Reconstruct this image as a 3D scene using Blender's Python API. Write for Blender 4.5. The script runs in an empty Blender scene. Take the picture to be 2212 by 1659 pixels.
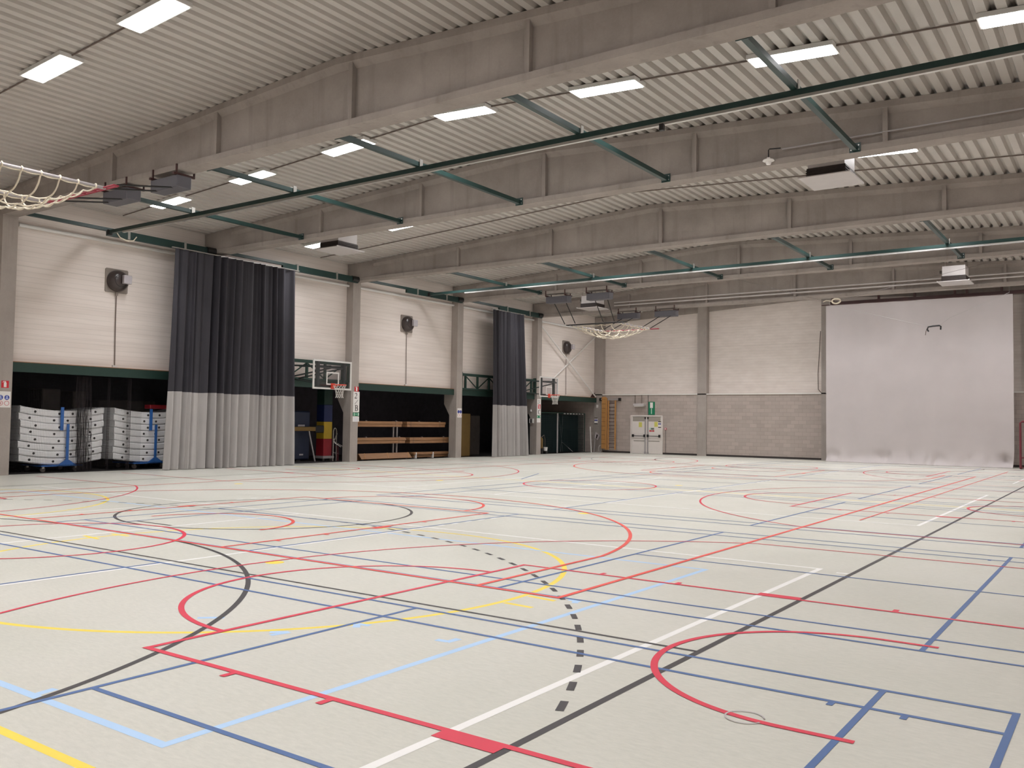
import bpy, math, random
from mathutils import Vector, Matrix
random.seed(7)
PI = math.pi
scene = bpy.context.scene
COL = scene.collection
WL = {}            # world location of every Empty / part that parents others

# ---------------------------------------------------------------- materials
def s2l(c):
    c = c / 255.0
    return c / 12.92 if c <= 0.04045 else ((c + 0.055) / 1.055) ** 2.4
def rgb(r, g, b): return (s2l(r), s2l(g), s2l(b), 1.0)

def newmat(name):
    m = bpy.data.materials.new(name); m.use_nodes = True
    nt = m.node_tree; b = nt.nodes['Principled BSDF']
    return m, nt, b
def node(nt, t, **kw):
    n = nt.nodes.new(t)
    for k, v in kw.items(): setattr(n, k, v)
    return n
def mix(nt, fac, a, b, blend='MIX'):
    n = node(nt, 'ShaderNodeMix', data_type='RGBA', blend_type=blend)
    for sock, v in ((0, fac), (6, a), (7, b)):
        if hasattr(v, 'is_output'): nt.links.new(v, n.inputs[sock])
        else: n.inputs[sock].default_value = v
    return n.outputs[2]
def math_(nt, op, a, b=0.0):
    n = node(nt, 'ShaderNodeMath', operation=op)
    for i, v in enumerate((a, b)):
        if hasattr(v, 'is_output'): nt.links.new(v, n.inputs[i])
        else: n.inputs[i].default_value = v
    return n.outputs[0]
def ramp(nt, src, p0, p1):
    n = node(nt, 'ShaderNodeMapRange'); nt.links.new(src, n.inputs[0])
    n.inputs[1].default_value = p0; n.inputs[2].default_value = p1
    return n.outputs[0]
def coords(nt, scale=(1, 1, 1), rot=(0, 0, 0)):
    tc = node(nt, 'ShaderNodeTexCoord'); mp = node(nt, 'ShaderNodeMapping')
    nt.links.new(tc.outputs['Object'], mp.inputs['Vector'])
    mp.inputs['Scale'].default_value = scale; mp.inputs['Rotation'].default_value = rot
    return mp.outputs['Vector']
def noise(nt, vec, scale, detail=3.0, rough=0.55):
    n = node(nt, 'ShaderNodeTexNoise'); nt.links.new(vec, n.inputs['Vector'])
    n.inputs['Scale'].default_value = scale; n.inputs['Detail'].default_value = detail
    n.inputs['Roughness'].default_value = rough
    return n.outputs['Fac']
def simple(name, col, rough=0.6, metal=0.0, var=0.12, nscale=4.0, bump=0.0, bscale=40.0, spec=0.5):
    m, nt, b = newmat(name)
    v = coords(nt)
    f = ramp(nt, noise(nt, v, nscale), 0.3, 0.7)
    dark = tuple(c * (1 - var) for c in col[:3]) + (1,)
    nt.links.new(mix(nt, f, dark, col), b.inputs['Base Color'])
    b.inputs['Roughness'].default_value = rough; b.inputs['Metallic'].default_value = metal
    b.inputs['Specular IOR Level'].default_value = spec
    if bump:
        bp = node(nt, 'ShaderNodeBump'); nt.links.new(noise(nt, v, bscale), bp.inputs['Height'])
        bp.inputs['Strength'].default_value = bump; bp.inputs['Distance'].default_value = 0.01
        nt.links.new(bp.outputs[0], b.inputs['Normal'])
    return m

M = {}
LIGHT_COL = (0.985, 0.975, 1.0)
LAMP_W = 42.0
LAMP_SPREAD = 113.0
def floor_mat():
    m, nt, b = newmat('linoleum')
    v = coords(nt, (1, 3.2, 1), (0, 0, 0.62))
    n1 = ramp(nt, noise(nt, v, 11.0, 8, 0.75), 0.36, 0.64)
    n2 = ramp(nt, noise(nt, coords(nt), 0.35, 3), 0.3, 0.75)
    c = mix(nt, n1, rgb(195, 195, 184), rgb(220, 218, 208))
    c2 = mix(nt, n2, rgb(200, 200, 188), rgb(222, 219, 211))
    nt.links.new(mix(nt, 0.5, c, c2), b.inputs['Base Color'])
    r = ramp(nt, noise(nt, coords(nt), 1.3, 4), 0.3, 0.7)
    nt.links.new(math_(nt, 'ADD', math_(nt, 'MULTIPLY', r, 0.10), 0.34), b.inputs['Roughness'])
    b.inputs['Specular IOR Level'].default_value = 0.42
    return m
def concrete(name, a, bcol, streak=True):
    m, nt, b = newmat(name)
    v = coords(nt)
    big = ramp(nt, noise(nt, v, 0.9, 5, 0.6), 0.32, 0.68)
    fine = ramp(nt, noise(nt, v, 22.0, 4, 0.7), 0.25, 0.75)
    c = mix(nt, big, a, bcol)
    c = mix(nt, 0.25, c, mix(nt, fine, a, bcol))
    st = ramp(nt, noise(nt, coords(nt, (1.4, 1.4, 0.12)), 3.0, 3), 0.55, 0.75)
    c = mix(nt, math_(nt, 'MULTIPLY', st, 0.35 if streak else 0.1), c, tuple(x * 0.62 for x in a[:3]) + (1,))
    nt.links.new(c, b.inputs['Base Color'])
    b.inputs['Roughness'].default_value = 0.85; b.inputs['Specular IOR Level'].default_value = 0.25
    bp = node(nt, 'ShaderNodeBump'); nt.links.new(fine, bp.inputs['Height'])
    bp.inputs['Strength'].default_value = 0.25; bp.inputs['Distance'].default_value = 0.006
    nt.links.new(bp.outputs[0], b.inputs['Normal'])
    return m
def cladding():
    m, nt, b = newmat('white_cladding')
    tc = node(nt, 'ShaderNodeTexCoord'); sx = node(nt, 'ShaderNodeSeparateXYZ')
    nt.links.new(tc.outputs['Object'], sx.inputs[0])
    fr = math_(nt, 'FRACT', math_(nt, 'DIVIDE', sx.outputs[2], 0.15))
    line = math_(nt, 'LESS_THAN', fr, 0.09)
    fr2 = math_(nt, 'FRACT', math_(nt, 'DIVIDE', sx.outputs[2], 1.0))
    line2 = math_(nt, 'LESS_THAN', fr2, 0.03)
    ns = ramp(nt, noise(nt, coords(nt, (1, 0.25, 2.5)), 1.6, 4), 0.3, 0.7)
    c = mix(nt, ns, rgb(226, 215, 207), rgb(237, 227, 220))
    c = mix(nt, math_(nt, 'MULTIPLY', line, 0.20), c, rgb(150, 142, 132))
    c = mix(nt, math_(nt, 'MULTIPLY', line2, 0.12), c, rgb(140, 132, 122))
    nt.links.new(c, b.inputs['Base Color'])
    b.inputs['Roughness'].default_value = 0.55; b.inputs['Specular IOR Level'].default_value = 0.3
    return m
def blocks():
    m, nt, b = newmat('concrete_block')
    tc = node(nt, 'ShaderNodeTexCoord'); sx = node(nt, 'ShaderNodeSeparateXYZ'); cx = node(nt, 'ShaderNodeCombineXYZ')
    nt.links.new(tc.outputs['Object'], sx.inputs[0])
    nt.links.new(math_(nt, 'ADD', sx.outputs[0], sx.outputs[1]), cx.inputs[0]); nt.links.new(sx.outputs[2], cx.inputs[1])
    br = node(nt, 'ShaderNodeTexBrick'); nt.links.new(cx.outputs[0], br.inputs['Vector'])
    br.inputs['Scale'].default_value = 1.0; br.inputs['Brick Width'].default_value = 0.40; br.inputs['Row Height'].default_value = 0.20
    br.inputs['Mortar Size'].default_value = 0.008; br.inputs['Bias'].default_value = 0.1
    br.inputs['Color1'].default_value = rgb(186, 173, 165); br.inputs['Color2'].default_value = rgb(173, 161, 153); br.inputs['Mortar'].default_value = rgb(158, 147, 140)
    ns = ramp(nt, noise(nt, coords(nt), 1.2, 4), 0.3, 0.7)
    c = mix(nt, math_(nt, 'MULTIPLY', ns, 0.35), br.outputs['Color'], rgb(190, 179, 172))
    nt.links.new(c, b.inputs['Base Color']); b.inputs['Roughness'].default_value = 0.9
    b.inputs['Specular IOR Level'].default_value = 0.2
    return m
def emit(name, col, strength):
    m, nt, b = newmat(name)
    b.inputs['Base Color'].default_value = (0.9, 0.9, 0.9, 1)
    v = coords(nt)
    f = ramp(nt, noise(nt, v, 3.0), 0.0, 1.0)
    nt.links.new(mix(nt, f, col, tuple(min(1, c * 1.03) for c in col[:3]) + (1,)), b.inputs['Emission Color'])
    b.inputs['Emission Strength'].default_value = strength
    return m
def netmat(name, col, cell, thick):
    m, nt, b = newmat(name)
    tc = node(nt, 'ShaderNodeTexCoord'); sx = node(nt, 'ShaderNodeSeparateXYZ'); nt.links.new(tc.outputs['Object'], sx.inputs[0])
    a = math_(nt, 'LESS_THAN', math_(nt, 'FRACT', math_(nt, 'DIVIDE', sx.outputs[1], cell)), thick / cell)
    c = math_(nt, 'LESS_THAN', math_(nt, 'FRACT', math_(nt, 'DIVIDE', sx.outputs[2], cell)), thick / cell)
    nt.links.new(math_(nt, 'MAXIMUM', a, c), b.inputs['Alpha'])
    b.inputs['Base Color'].default_value = col; b.inputs['Roughness'].default_value = 0.9
    b.inputs['Specular IOR Level'].default_value = 0.1
    return m
def wood(name, a, bcol, sc=(1, 14, 14)):
    m, nt, b = newmat(name)
    f = ramp(nt, noise(nt, coords(nt, sc), 2.2, 5), 0.3, 0.7)
    nt.links.new(mix(nt, f, a, bcol), b.inputs['Base Color']); b.inputs['Roughness'].default_value = 0.5
    return m
def glassmat():
    m, nt, b = newmat('clear_board_glass')
    gl = node(nt, 'ShaderNodeBsdfGlossy'); gl.inputs['Roughness'].default_value = 0.05
    tr = node(nt, 'ShaderNodeBsdfTransparent'); tr.inputs['Color'].default_value = (0.84, 0.84, 0.86, 1)
    mx = node(nt, 'ShaderNodeMixShader')
    mx.inputs[0].default_value = 0.05; nt.links.new(tr.outputs[0], mx.inputs[1]); nt.links.new(gl.outputs[0], mx.inputs[2])
    nt.links.new(mx.outputs[0], nt.nodes['Material Output'].inputs['Surface'])
    return m

M['floor'] = floor_mat()
M['conc'] = concrete('grey_concrete_beam', rgb(142, 133, 127), rgb(168, 159, 152))
M['conc2'] = concrete('pale_concrete_column', rgb(160, 151, 144), rgb(180, 171, 164))
M['clad'] = cladding()
M['block'] = blocks()
M['deck'] = simple('white_roof_deck', rgb(194, 188, 181), 0.45, var=0.08, nscale=1.2)
M['dark'] = simple('shade_dark_storage_walls', rgb(82, 78, 84), 0.9, var=0.2, spec=0.1)  # shade of the unlit storage rooms put into the wall and ceiling colour
M['darkfloor'] = simple('shade_dark_storage_floor', rgb(52, 50, 50), 0.8, var=0.2, spec=0.2)  # storage floor coloured dark in place of the shadow lying on it
M['green'] = simple('dark_green_steel', rgb(36, 60, 57), 0.4, var=0.15)
M['greenfascia'] = simple('dark_green_fascia', rgb(30, 58, 50), 0.6, var=0.15)
M['alu'] = simple('bare_aluminium', rgb(205, 203, 198), 0.3, metal=0.8, var=0.06)
M['shine'] = simple('lit_aluminium', rgb(240, 240, 238), 0.22, metal=0.55, var=0.03)  # aluminium with lamp light on the far track put into a brighter colour
M['whitesteel'] = simple('white_painted_steel', rgb(226, 224, 220), 0.45, var=0.05)
M['curt_dark'] = simple('charcoal_curtain', rgb(56, 54, 61), 0.7, var=0.15, nscale=1.5, bump=0.15, bscale=90)
M['curt_grey'] = simple('grey_curtain', rgb(182, 178, 176), 0.7, var=0.08, nscale=1.5)
M['curt_back'] = simple('silver_grey_curtain', rgb(198, 190, 189), 0.55, var=0.07, nscale=0.8)
M['boxgrey'] = simple('grey_motor_box', rgb(92, 90, 96), 0.5, var=0.1)
M['boardframe'] = simple('grey_green_tube', rgb(64, 74, 72), 0.5)
M['black'] = simple('black_steel', rgb(30, 28, 28), 0.5, var=0.2)
M['brown'] = simple('dark_red_brown_steel', rgb(72, 44, 42), 0.6, var=0.15)
M['red'] = simple('red_steel', rgb(186, 52, 62), 0.45, var=0.1)
M['redbar'] = simple('dull_red_bar', rgb(158, 58, 72), 0.5, var=0.15)
M['darkred'] = simple('dark_red_tube', rgb(112, 38, 50), 0.5, var=0.15)
M['rope'] = simple('cream_rope', rgb(230, 219, 198), 0.9, var=0.12, nscale=30)
M['tube'] = simple('grey_tube', rgb(168, 162, 162), 0.45, var=0.06)
M['heater'] = simple('pale_grey_metal_sheet', rgb(196, 190, 188), 0.5, var=0.06)
M['grille'] = simple('brown_grille', rgb(62, 52, 48), 0.6, var=0.3, nscale=20)
M['fandark'] = simple('dark_brown_fan_guard', rgb(70, 60, 58), 0.28, var=0.4, nscale=3)
M['fanplate'] = simple('grey_fan_plate', rgb(150, 140, 132), 0.5, var=0.12)
M['greybox'] = simple('light_grey_plastic', rgb(178, 172, 176), 0.5, var=0.04)
M['white'] = simple('white_sheet', rgb(236, 232, 228), 0.6, var=0.03)
M['slab'] = simple('white_foam', rgb(251, 250, 251), 0.6, var=0.04, nscale=2)
M['hole'] = simple('hole_shadow', rgb(70, 66, 66), 0.9)
M['blue'] = simple('mid_blue_steel', rgb(58, 116, 196), 0.45, var=0.1)
M['navy'] = simple('navy_vinyl', rgb(27, 38, 64), 0.5, var=0.15, nscale=1.5)
M['blockblue'] = simple('blue_vinyl', rgb(30, 44, 92), 0.5, var=0.1)
M['yellow'] = simple('yellow_vinyl', rgb(200, 166, 48), 0.5, var=0.08)
M['redvinyl'] = simple('red_vinyl', rgb(160, 36, 48), 0.5, var=0.1)
M['mustard'] = simple('mustard_vinyl', rgb(116, 90, 44), 0.7, var=0.12)
M['bench'] = wood('bench_wood', rgb(140, 102, 70), rgb(164, 122, 86), (14, 1, 14))
M['edge'] = wood('edge_wood', rgb(140, 96, 66), rgb(160, 116, 80))
M['bars'] = wood('orange_varnished_wood', rgb(186, 132, 72), rgb(208, 156, 96), (14, 14, 1))
M['orange'] = simple('orange_red_rim', rgb(226, 78, 58), 0.4, var=0.06)
M['cotton'] = simple('white_net_cord', rgb(206, 202, 196), 0.9, var=0.1)
M['glass'] = glassmat()
M['net'] = netmat('black_netting', rgb(40, 38, 40), 0.045, 0.0034)
M['netdense'] = netmat('bunched_black_netting', rgb(66, 60, 62), 0.03, 0.0042)
M['greennet'] = netmat('green_netting', rgb(26, 38, 39), 0.05, 0.02)
M['signred'] = simple('sign_red', rgb(206, 34, 48), 0.5, var=0.03)
M['signgreen'] = simple('sign_green', rgb(28, 128, 92), 0.45, var=0.05)
M['signink'] = simple('sign_black', rgb(42, 40, 40), 0.6)
M['signblue'] = simple('sign_blue', rgb(66, 78, 160), 0.6, var=0.04)
M['signpink'] = simple('sign_pale_red', rgb(206, 120, 128), 0.6, var=0.04)
M['signpale'] = simple('sign_pale_green', rgb(196, 226, 206), 0.5)
M['paleblue'] = simple('sign_pale_blue', rgb(176, 190, 232), 0.6)
M['note'] = simple('yellow_note', rgb(218, 212, 110), 0.7, var=0.03)
M['light'] = emit('lamp_diffuser', LIGHT_COL + (1,), 23.0)
M['cable'] = simple('dark_cable', rgb(112, 98, 90), 0.7)
M['crate'] = simple('grey_brown_crate', rgb(92, 84, 80), 0.8, var=0.2)
M['rubber'] = simple('grey_rubber', rgb(120, 112, 110), 0.7)
M['l_white'] = simple('line_white', rgb(248, 247, 244), 0.42, var=0.02)
M['l_black'] = simple('line_black', rgb(64, 60, 62), 0.42, var=0.08)
M['l_blue'] = simple('line_blue', rgb(78, 110, 164), 0.42, var=0.05)
M['l_light'] = simple('line_light_blue', rgb(184, 216, 250), 0.42, var=0.03)
M['l_red'] = simple('line_red', rgb(226, 52, 80), 0.42, var=0.06)
M['l_red2'] = simple('line_orange_red', rgb(240, 84, 74), 0.42, var=0.06)
M['l_yellow'] = simple('line_yellow', rgb(252, 226, 84), 0.42, var=0.04)
M['sill'] = simple('white_sill', rgb(238, 234, 228), 0.5, var=0.03)
M['skirt'] = simple('dark_skirting', rgb(58, 52, 50), 0.7)
M['door'] = simple('white_door_paint', rgb(232, 224, 218), 0.45, var=0.04)
M['doorgrey'] = simple('grey_transom', rgb(168, 160, 150), 0.5, var=0.05)

# ---------------------------------------------------------------- mesh builder
class MB:
    def __init__(s): s.v = []; s.f = []
    def add(s, vs, fs):
        o = len(s.v); s.v += [tuple(p) for p in vs]; s.f += [tuple(i + o for i in f) for f in fs]; return s
    def box(s, x0, x1, y0, y1, z0, z1):
        x0, x1 = sorted((x0, x1)); y0, y1 = sorted((y0, y1)); z0, z1 = sorted((z0, z1))
        return s.add([(x0,y0,z0),(x1,y0,z0),(x1,y1,z0),(x0,y1,z0),(x0,y0,z1),(x1,y0,z1),(x1,y1,z1),(x0,y1,z1)],
                     [(0,3,2,1),(4,5,6,7),(0,1,5,4),(1,2,6,5),(2,3,7,6),(3,0,4,7)])
    def bbox(s, x0, x1, y0, y1, z0, z1, b=0.02):      # box with chamfered vertical+horizontal edges (rounded in section)
        bm_pts = []
        for z, ins in ((z0, b), (z0 + b, 0), (z1 - b, 0), (z1, b)):
            bm_pts.append([(x0+ins+b*(ins==0),y0+ins,z),(x1-ins-b*(ins==0),y0+ins,z),(x1-ins,y0+ins+b*(ins==0),z),(x1-ins,y1-ins-b*(ins==0),z),
                           (x1-ins-b*(ins==0),y1-ins,z),(x0+ins+b*(ins==0),y1-ins,z),(x0+ins,y1-ins-b*(ins==0),z),(x0+ins,y0+ins+b*(ins==0),z)])
        return s.loft(bm_pts)
    def loft(s, rings, cap=True, closed=True):
        n = len(rings[0]); vs = [p for r in rings for p in r]; fs = []
        for i in range(len(rings) - 1):
            for j in range(n if closed else n - 1):
                k = (j + 1) % n
                fs.append((i*n+j, i*n+k, (i+1)*n+k, (i+1)*n+j))
        if cap and closed:
            fs.append(tuple(range(n - 1, -1, -1))); fs.append(tuple(range((len(rings)-1)*n, len(rings)*n)))
        return s.add(vs, fs)
    def bar(s, p, q, w, h, up=(0, 0, 1)):              # rectangular bar from p to q
        p, q = Vector(p), Vector(q); d = (q - p).normalized(); u = Vector(up)
        if abs(d.dot(u)) > 0.98: u = Vector((0, 1, 0))
        r = d.cross(u).normalized(); u = r.cross(d).normalized()
        R = lambda c: [c + r*w/2 + u*h/2, c - r*w/2 + u*h/2, c - r*w/2 - u*h/2, c + r*w/2 - u*h/2]
        return s.loft([R(p), R(q)])
    def tube(s, pts, r, n=8, closed=False):
        pts = [Vector(p) for p in pts]; rings = []
        m = len(pts); u = None
        for i, p in enumerate(pts):
            if closed: d = pts[(i+1) % m] - pts[i-1]
            else: d = pts[min(i+1, m-1)] - pts[max(i-1, 0)]
            d.normalize()
            if u is None:
                u = Vector((0, 0, 1)) if abs(d.z) < 0.9 else Vector((0, 1, 0))
            x = d.cross(u)
            if x.length < 1e-4: x = d.cross(Vector((1, 0, 0)))
            x.normalize(); u = x.cross(d).normalized()
            rr = r[i] if isinstance(r, (list, tuple)) else r
            rings.append([p + x*rr*math.cos(2*PI*k/n) + u*rr*math.sin(2*PI*k/n) for k in range(n)])
        if closed: rings.append(rings[0]); return s.loft(rings, cap=False)
        return s.loft(rings)
    def disc(s, c, r, axis='x', d=0.005, n=24):
        c = Vector(c); ax = {'x': Vector((1,0,0)), 'y': Vector((0,1,0)), 'z': Vector((0,0,1))}[axis]
        return s.tube([c - ax*d/2, c + ax*d/2], r, n)
    def prism(s, poly, axis, a, b):                    # poly in the two remaining axes
        f = {'x': lambda p, t: (t, p[0], p[1]), 'y': lambda p, t: (p[0], t, p[1]), 'z': lambda p, t: (p[0], p[1], t)}[axis]
        return s.loft([[f(p, a) for p in poly], [f(p, b) for p in poly]])
    def ring(s, c, r0, r1, axis, d, n=32, a0=0, a1=2*PI):
        full = abs(a1 - a0 - 2*PI) < 1e-6
        f = {'x': lambda u, v, t: (c[0]+t, c[1]+u, c[2]+v), 'y': lambda u, v, t: (c[0]+u, c[1]+t, c[2]+v), 'z': lambda u, v, t: (c[0]+u, c[1]+v, c[2]+t)}[axis]
        rings = []
        for i in range(n if full else n + 1):
            a = a0 + (a1-a0)*i/n; ca, sa = math.cos(a), math.sin(a)
            rings.append([f(ca*r0, sa*r0, 0), f(ca*r1, sa*r1, 0), f(ca*r1, sa*r1, d), f(ca*r0, sa*r0, d)])
        if full: rings.append(rings[0])
        return s.loft(rings, cap=not full)
    def lathe(s, prof, c, n=20, axis='z'):
        f = {'z': lambda r, a, h: (c[0]+r*math.cos(a), c[1]+r*math.sin(a), c[2]+h), 'x': lambda r, a, h: (c[0]+h, c[1]+r*math.cos(a), c[2]+r*math.sin(a))}[axis]
        return s.loft([[f(max(r, 1e-4), 2*PI*k/n, h) for k in range(n)] for r, h in prof])
    def build(s, name, m, parent=None, base=None, smooth=True, angle=35, recalc=True):
        if parent is not None: o0 = WL[parent.name]
        elif base is not None: o0 = Vector(base)
        else:
            xs, ys, zs = zip(*s.v); o0 = Vector(((min(xs)+max(xs))/2, (min(ys)+max(ys))/2, min(zs)))
        me = bpy.data.meshes.new(name)
        me.from_pydata([(p[0]-o0[0], p[1]-o0[1], p[2]-o0[2]) for p in s.v], [], s.f)
        if recalc:
            import bmesh
            bm = bmesh.new(); bm.from_mesh(me); bmesh.ops.remove_doubles(bm, verts=bm.verts, dist=1e-6)
            bmesh.ops.recalc_face_normals(bm, faces=bm.faces); bm.to_mesh(me); bm.free()
        me.materials.append(m)
        if smooth:
            me.polygons.foreach_set('use_smooth', [True]*len(me.polygons)); me.set_sharp_from_angle(angle=math.radians(angle))
        o = bpy.data.objects.new(name, me); COL.objects.link(o)
        if parent is not None: o.parent = parent
        else: o.location = o0
        WL[o.name] = o0.copy() if isinstance(o0, Vector) else Vector(o0)
        return o
def tag(o, label, cat, group=None, kind=None):
    o['label'] = label; o['category'] = cat
    if group: o['group'] = group
    if kind: o['kind'] = kind
    return o
def thing(name, label, cat, loc, group=None):
    o = bpy.data.objects.new(name, None); COL.objects.link(o); o.location = loc; o.empty_display_size = 0.1
    WL[o.name] = Vector(loc)
    return tag(o, label, cat, group)
def struct(mb, name, m, **kw):
    o = mb.build(name, m, base=(0, 0, 0), **kw); o['kind'] = 'structure'; return o
def copy_tree(src, loc, label, group=None):
    r = src.copy(); COL.objects.link(r); r.location = loc; r['label'] = label
    if group: r['group'] = group
    WL[r.name] = Vector(loc)
    for ch in list(src.children):
        c = ch.copy(); COL.objects.link(c); c.parent = r
        for g in list(ch.children):
            d = g.copy(); COL.objects.link(d); d.parent = c
    return r
ORD = ['first', 'second', 'third', 'fourth', 'fifth', 'sixth', 'seventh', 'eighth']

# ---------------------------------------------------------------- hall dimensions
XL, XF = -26.2, -25.83          # cladding plane, column front plane of the left wall
XR = 1.1                        # right wall (out of the picture, beside the camera)
YB = 45.7                       # back wall block face
YF = -1.9                       # wall behind the camera
BAY = [-1.65 + 6.8*i for i in range(7)]      # beam axes: -1.65 5.15 11.95 18.75 25.55 32.35 39.15
RIDGE = -12.6
def zroof(x): return 8.74 - 0.053*abs(x - RIDGE)

# floor, walls, ceiling
fl = struct(MB().box(-26.05, XR, YF, 46.3, -0.2, 0), 'floor', M['floor'])
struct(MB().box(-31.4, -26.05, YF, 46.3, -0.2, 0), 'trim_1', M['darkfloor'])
mb = MB(); prof = []
x = -27.2; per = 0.281
while x < XR + 0.3:
    for dx, dz in ((0, 0), (0.145, 0), (0.185, 0.1), (0.241, 0.1)): prof.append((x+dx, dz))
    x += per
rows = [[(px, y, zroof(px)+dz) for px, dz in prof] for y in (YF-0.2, 46.4)]
mb.loft(rows, cap=False, closed=False)
struct(mb, 'ceiling', M['deck'], smooth=False, recalc=False)
struct(MB().box(-26.5, XL, YF, 46.3, 3.19, 8.4), 'wall_left', M['clad'])
struct(MB().box(XR, XR+0.3, YF, 46.3, 0, 8.4), 'wall_right', M['clad'])
struct(MB().box(-26.5, XR+0.3, YF-0.3, YF, 0, 9.0), 'wall_front', M['clad'])
struct(MB().box(-26.5, XR+0.3, 46.0, 46.3, 3.4, 9.0), 'wall_back', M['clad'])
struct(MB().box(-31.4, -23.77, YB, 46.3, 0, 3.36).box(-21.74, XR+0.3, YB, 46.3, 0, 3.36).box(-23.77, -21.74, YB, 46.3, 2.2, 3.36), 'wall_back_lower', M['block'])
struct(MB().box(-26.3, XR, YB-0.06, 46.02, 3.36, 3.42), 'trim_2', M['sill'])
struct(MB().box(-25.6, -23.78, YB-0.02, YB+0.02, 0, 0.1).box(-21.73, XR, YB-0.02, YB+0.02, 0, 0.1), 'baseboard_back', M['skirt'])
# dark storage rooms behind the left wall
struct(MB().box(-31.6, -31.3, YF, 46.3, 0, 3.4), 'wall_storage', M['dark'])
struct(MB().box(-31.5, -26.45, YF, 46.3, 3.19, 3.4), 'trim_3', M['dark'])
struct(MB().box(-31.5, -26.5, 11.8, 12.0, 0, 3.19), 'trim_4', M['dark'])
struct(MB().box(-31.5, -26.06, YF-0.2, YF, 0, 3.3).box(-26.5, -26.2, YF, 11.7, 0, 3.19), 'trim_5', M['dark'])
# edge strip at the top of the gable
mb = MB()
mb.loft([[(xx, 45.86, zroof(xx)-0.42), (xx, 46.02, zroof(xx)-0.42), (xx, 46.02, zroof(xx)), (xx, 45.86, zroof(xx))] for xx in (-26.2, RIDGE, XR)])
struct(mb, 'trim_6', M['conc'])

# ---------------------------------------------------------------- painted court lines
def strip(mb, pts, w, z, closed=False):
    pts = [Vector((p[0], p[1])) for p in pts]; n = len(pts); L = []; R = []
    for i in range(n):
        if closed: a, b = pts[i-1], pts[(i+1) % n]
        else: a, b = pts[max(i-1, 0)], pts[min(i+1, n-1)]
        d = (b-a).normalized(); nr = Vector((-d.y, d.x))
        L.append(pts[i] + nr*w/2); R.append(pts[i] - nr*w/2)
    vs = [(p.x, p.y, z) for p in L] + [(p.x, p.y, z) for p in R]
    fs = [(i, i+1, n+i+1, n+i) for i in range(n-1)]
    if closed: fs.append((n-1, 0, n, 2*n-1))
    mb.add(vs, [f[::-1] for f in fs])
class Lines:
    def __init__(s, z, w): s.mb = MB(); s.z = z; s.w = w
    def up(s): s.z += 0.000012; return s.z
    def seg(s, x0, y0, x1, y1, w=None): strip(s.mb, [(x0, y0), (x1, y1)], w or s.w, s.up())
    def hx(s, y, x0, x1, w=None): s.seg(x0, y, x1, y, w)
    def vy(s, x, y0, y1, w=None): s.seg(x, y0, x, y1, w)
    def arc(s, c, r, a0, a1, w=None, n=72):
        a0, a1 = math.radians(a0), math.radians(a1)
        strip(s.mb, [(c[0]+r*math.cos(a0+(a1-a0)*i/n), c[1]+r*math.sin(a0+(a1-a0)*i/n)) for i in range(n+1)], w or s.w, s.up())
    def rect(s, x0, x1, y0, y1): s.up(); s.mb.add([(x0,y0,s.z),(x1,y0,s.z),(x1,y1,s.z),(x0,y1,s.z)], [(0,1,2,3)])
    def dot(s, x, y, r, n=24): s.up(); s.mb.add([(x+r*math.cos(2*PI*i/n), y+r*math.sin(2*PI*i/n), s.z) for i in range(n)], [tuple(range(n))])
    def done(s, name, m): return s.mb.build(name, m, parent=fl, smooth=False, recalc=False)
XM = -12.3
mir = lambda xx: 2*XM - xx
# yellow
l = Lines(0.0003, 0.06)
l.arc((-8.41, 6.96), 3.51, 0, 360, n=128); l.arc((-18.9, 7.0), 3.51, 0, 360, n=128)
l.seg(-4.86, 7.23, -4.53, 7.19); l.seg(-4.86, 6.82, -4.53, 6.80); l.seg(-12.19, 6.80, -11.70, 6.74); l.seg(-12.1, 7.15, -11.68, 7.18)
l.hx(2.37, -16.0, 0.4, 0.06); l.hx(21.35, -24.6, -0.6)
for p in ((-8.32, 6.98), (-8.48, 14.43), (-16.25, 19.52), (-10.39, 22.89), (-18.95, 14.65), (-19.0, 6.98)): l.dot(p[0], p[1], 0.11)
l.done('yellow_court_lines', M['l_yellow'])
# light blue
l = Lines(0.0007, 0.062)
l.vy(-4.13, 2.74, 9.89); l.vy(mir(-4.13), 2.74, 9.89); l.hx(2.77, mir(-4.13), -4.10); l.hx(9.86, mir(-4.13), -4.10)
for a in ((-6.51,4.65,-6.43,4.73),(-6.43,4.73,-6.34,4.79),(-5.56,4.64,-5.52,4.80),(-5.64,4.70,-5.53,4.79),(-5.50,2.92,-5.48,2.79),(-5.31,5.34,-5.18,5.36),(-5.31,5.34,-5.22,5.24),
          (-4.45,5.34,-4.34,5.35),(-4.34,5.33,-4.33,5.47),(-4.46,7.33,-4.32,7.30),(-4.38,7.33,-4.33,7.22)): l.seg(*a)
l.done('light_blue_court_lines', M['l_light'])
# white volleyball courts
l = Lines(0.0011, 0.064)
for y0, y1 in ((1.80, 10.82), (16.70, 25.70), (31.60, 40.60)):
    for xx in (-3.08, -9.24, -12.25, -15.3, -21.4): l.vy(xx, y0, y1)
    l.hx(y0, -21.4, -3.05); l.hx(y1, -21.4, -3.05)
    for xx in (-9.24, -15.3):
        for i in range(5): l.vy(xx, y1+0.25+i*0.36, y1+0.42+i*0.36)
    l.seg(-2.85, y1-0.16, -2.72, y1-0.16)
l.done('white_court_lines', M['l_white'])
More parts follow.
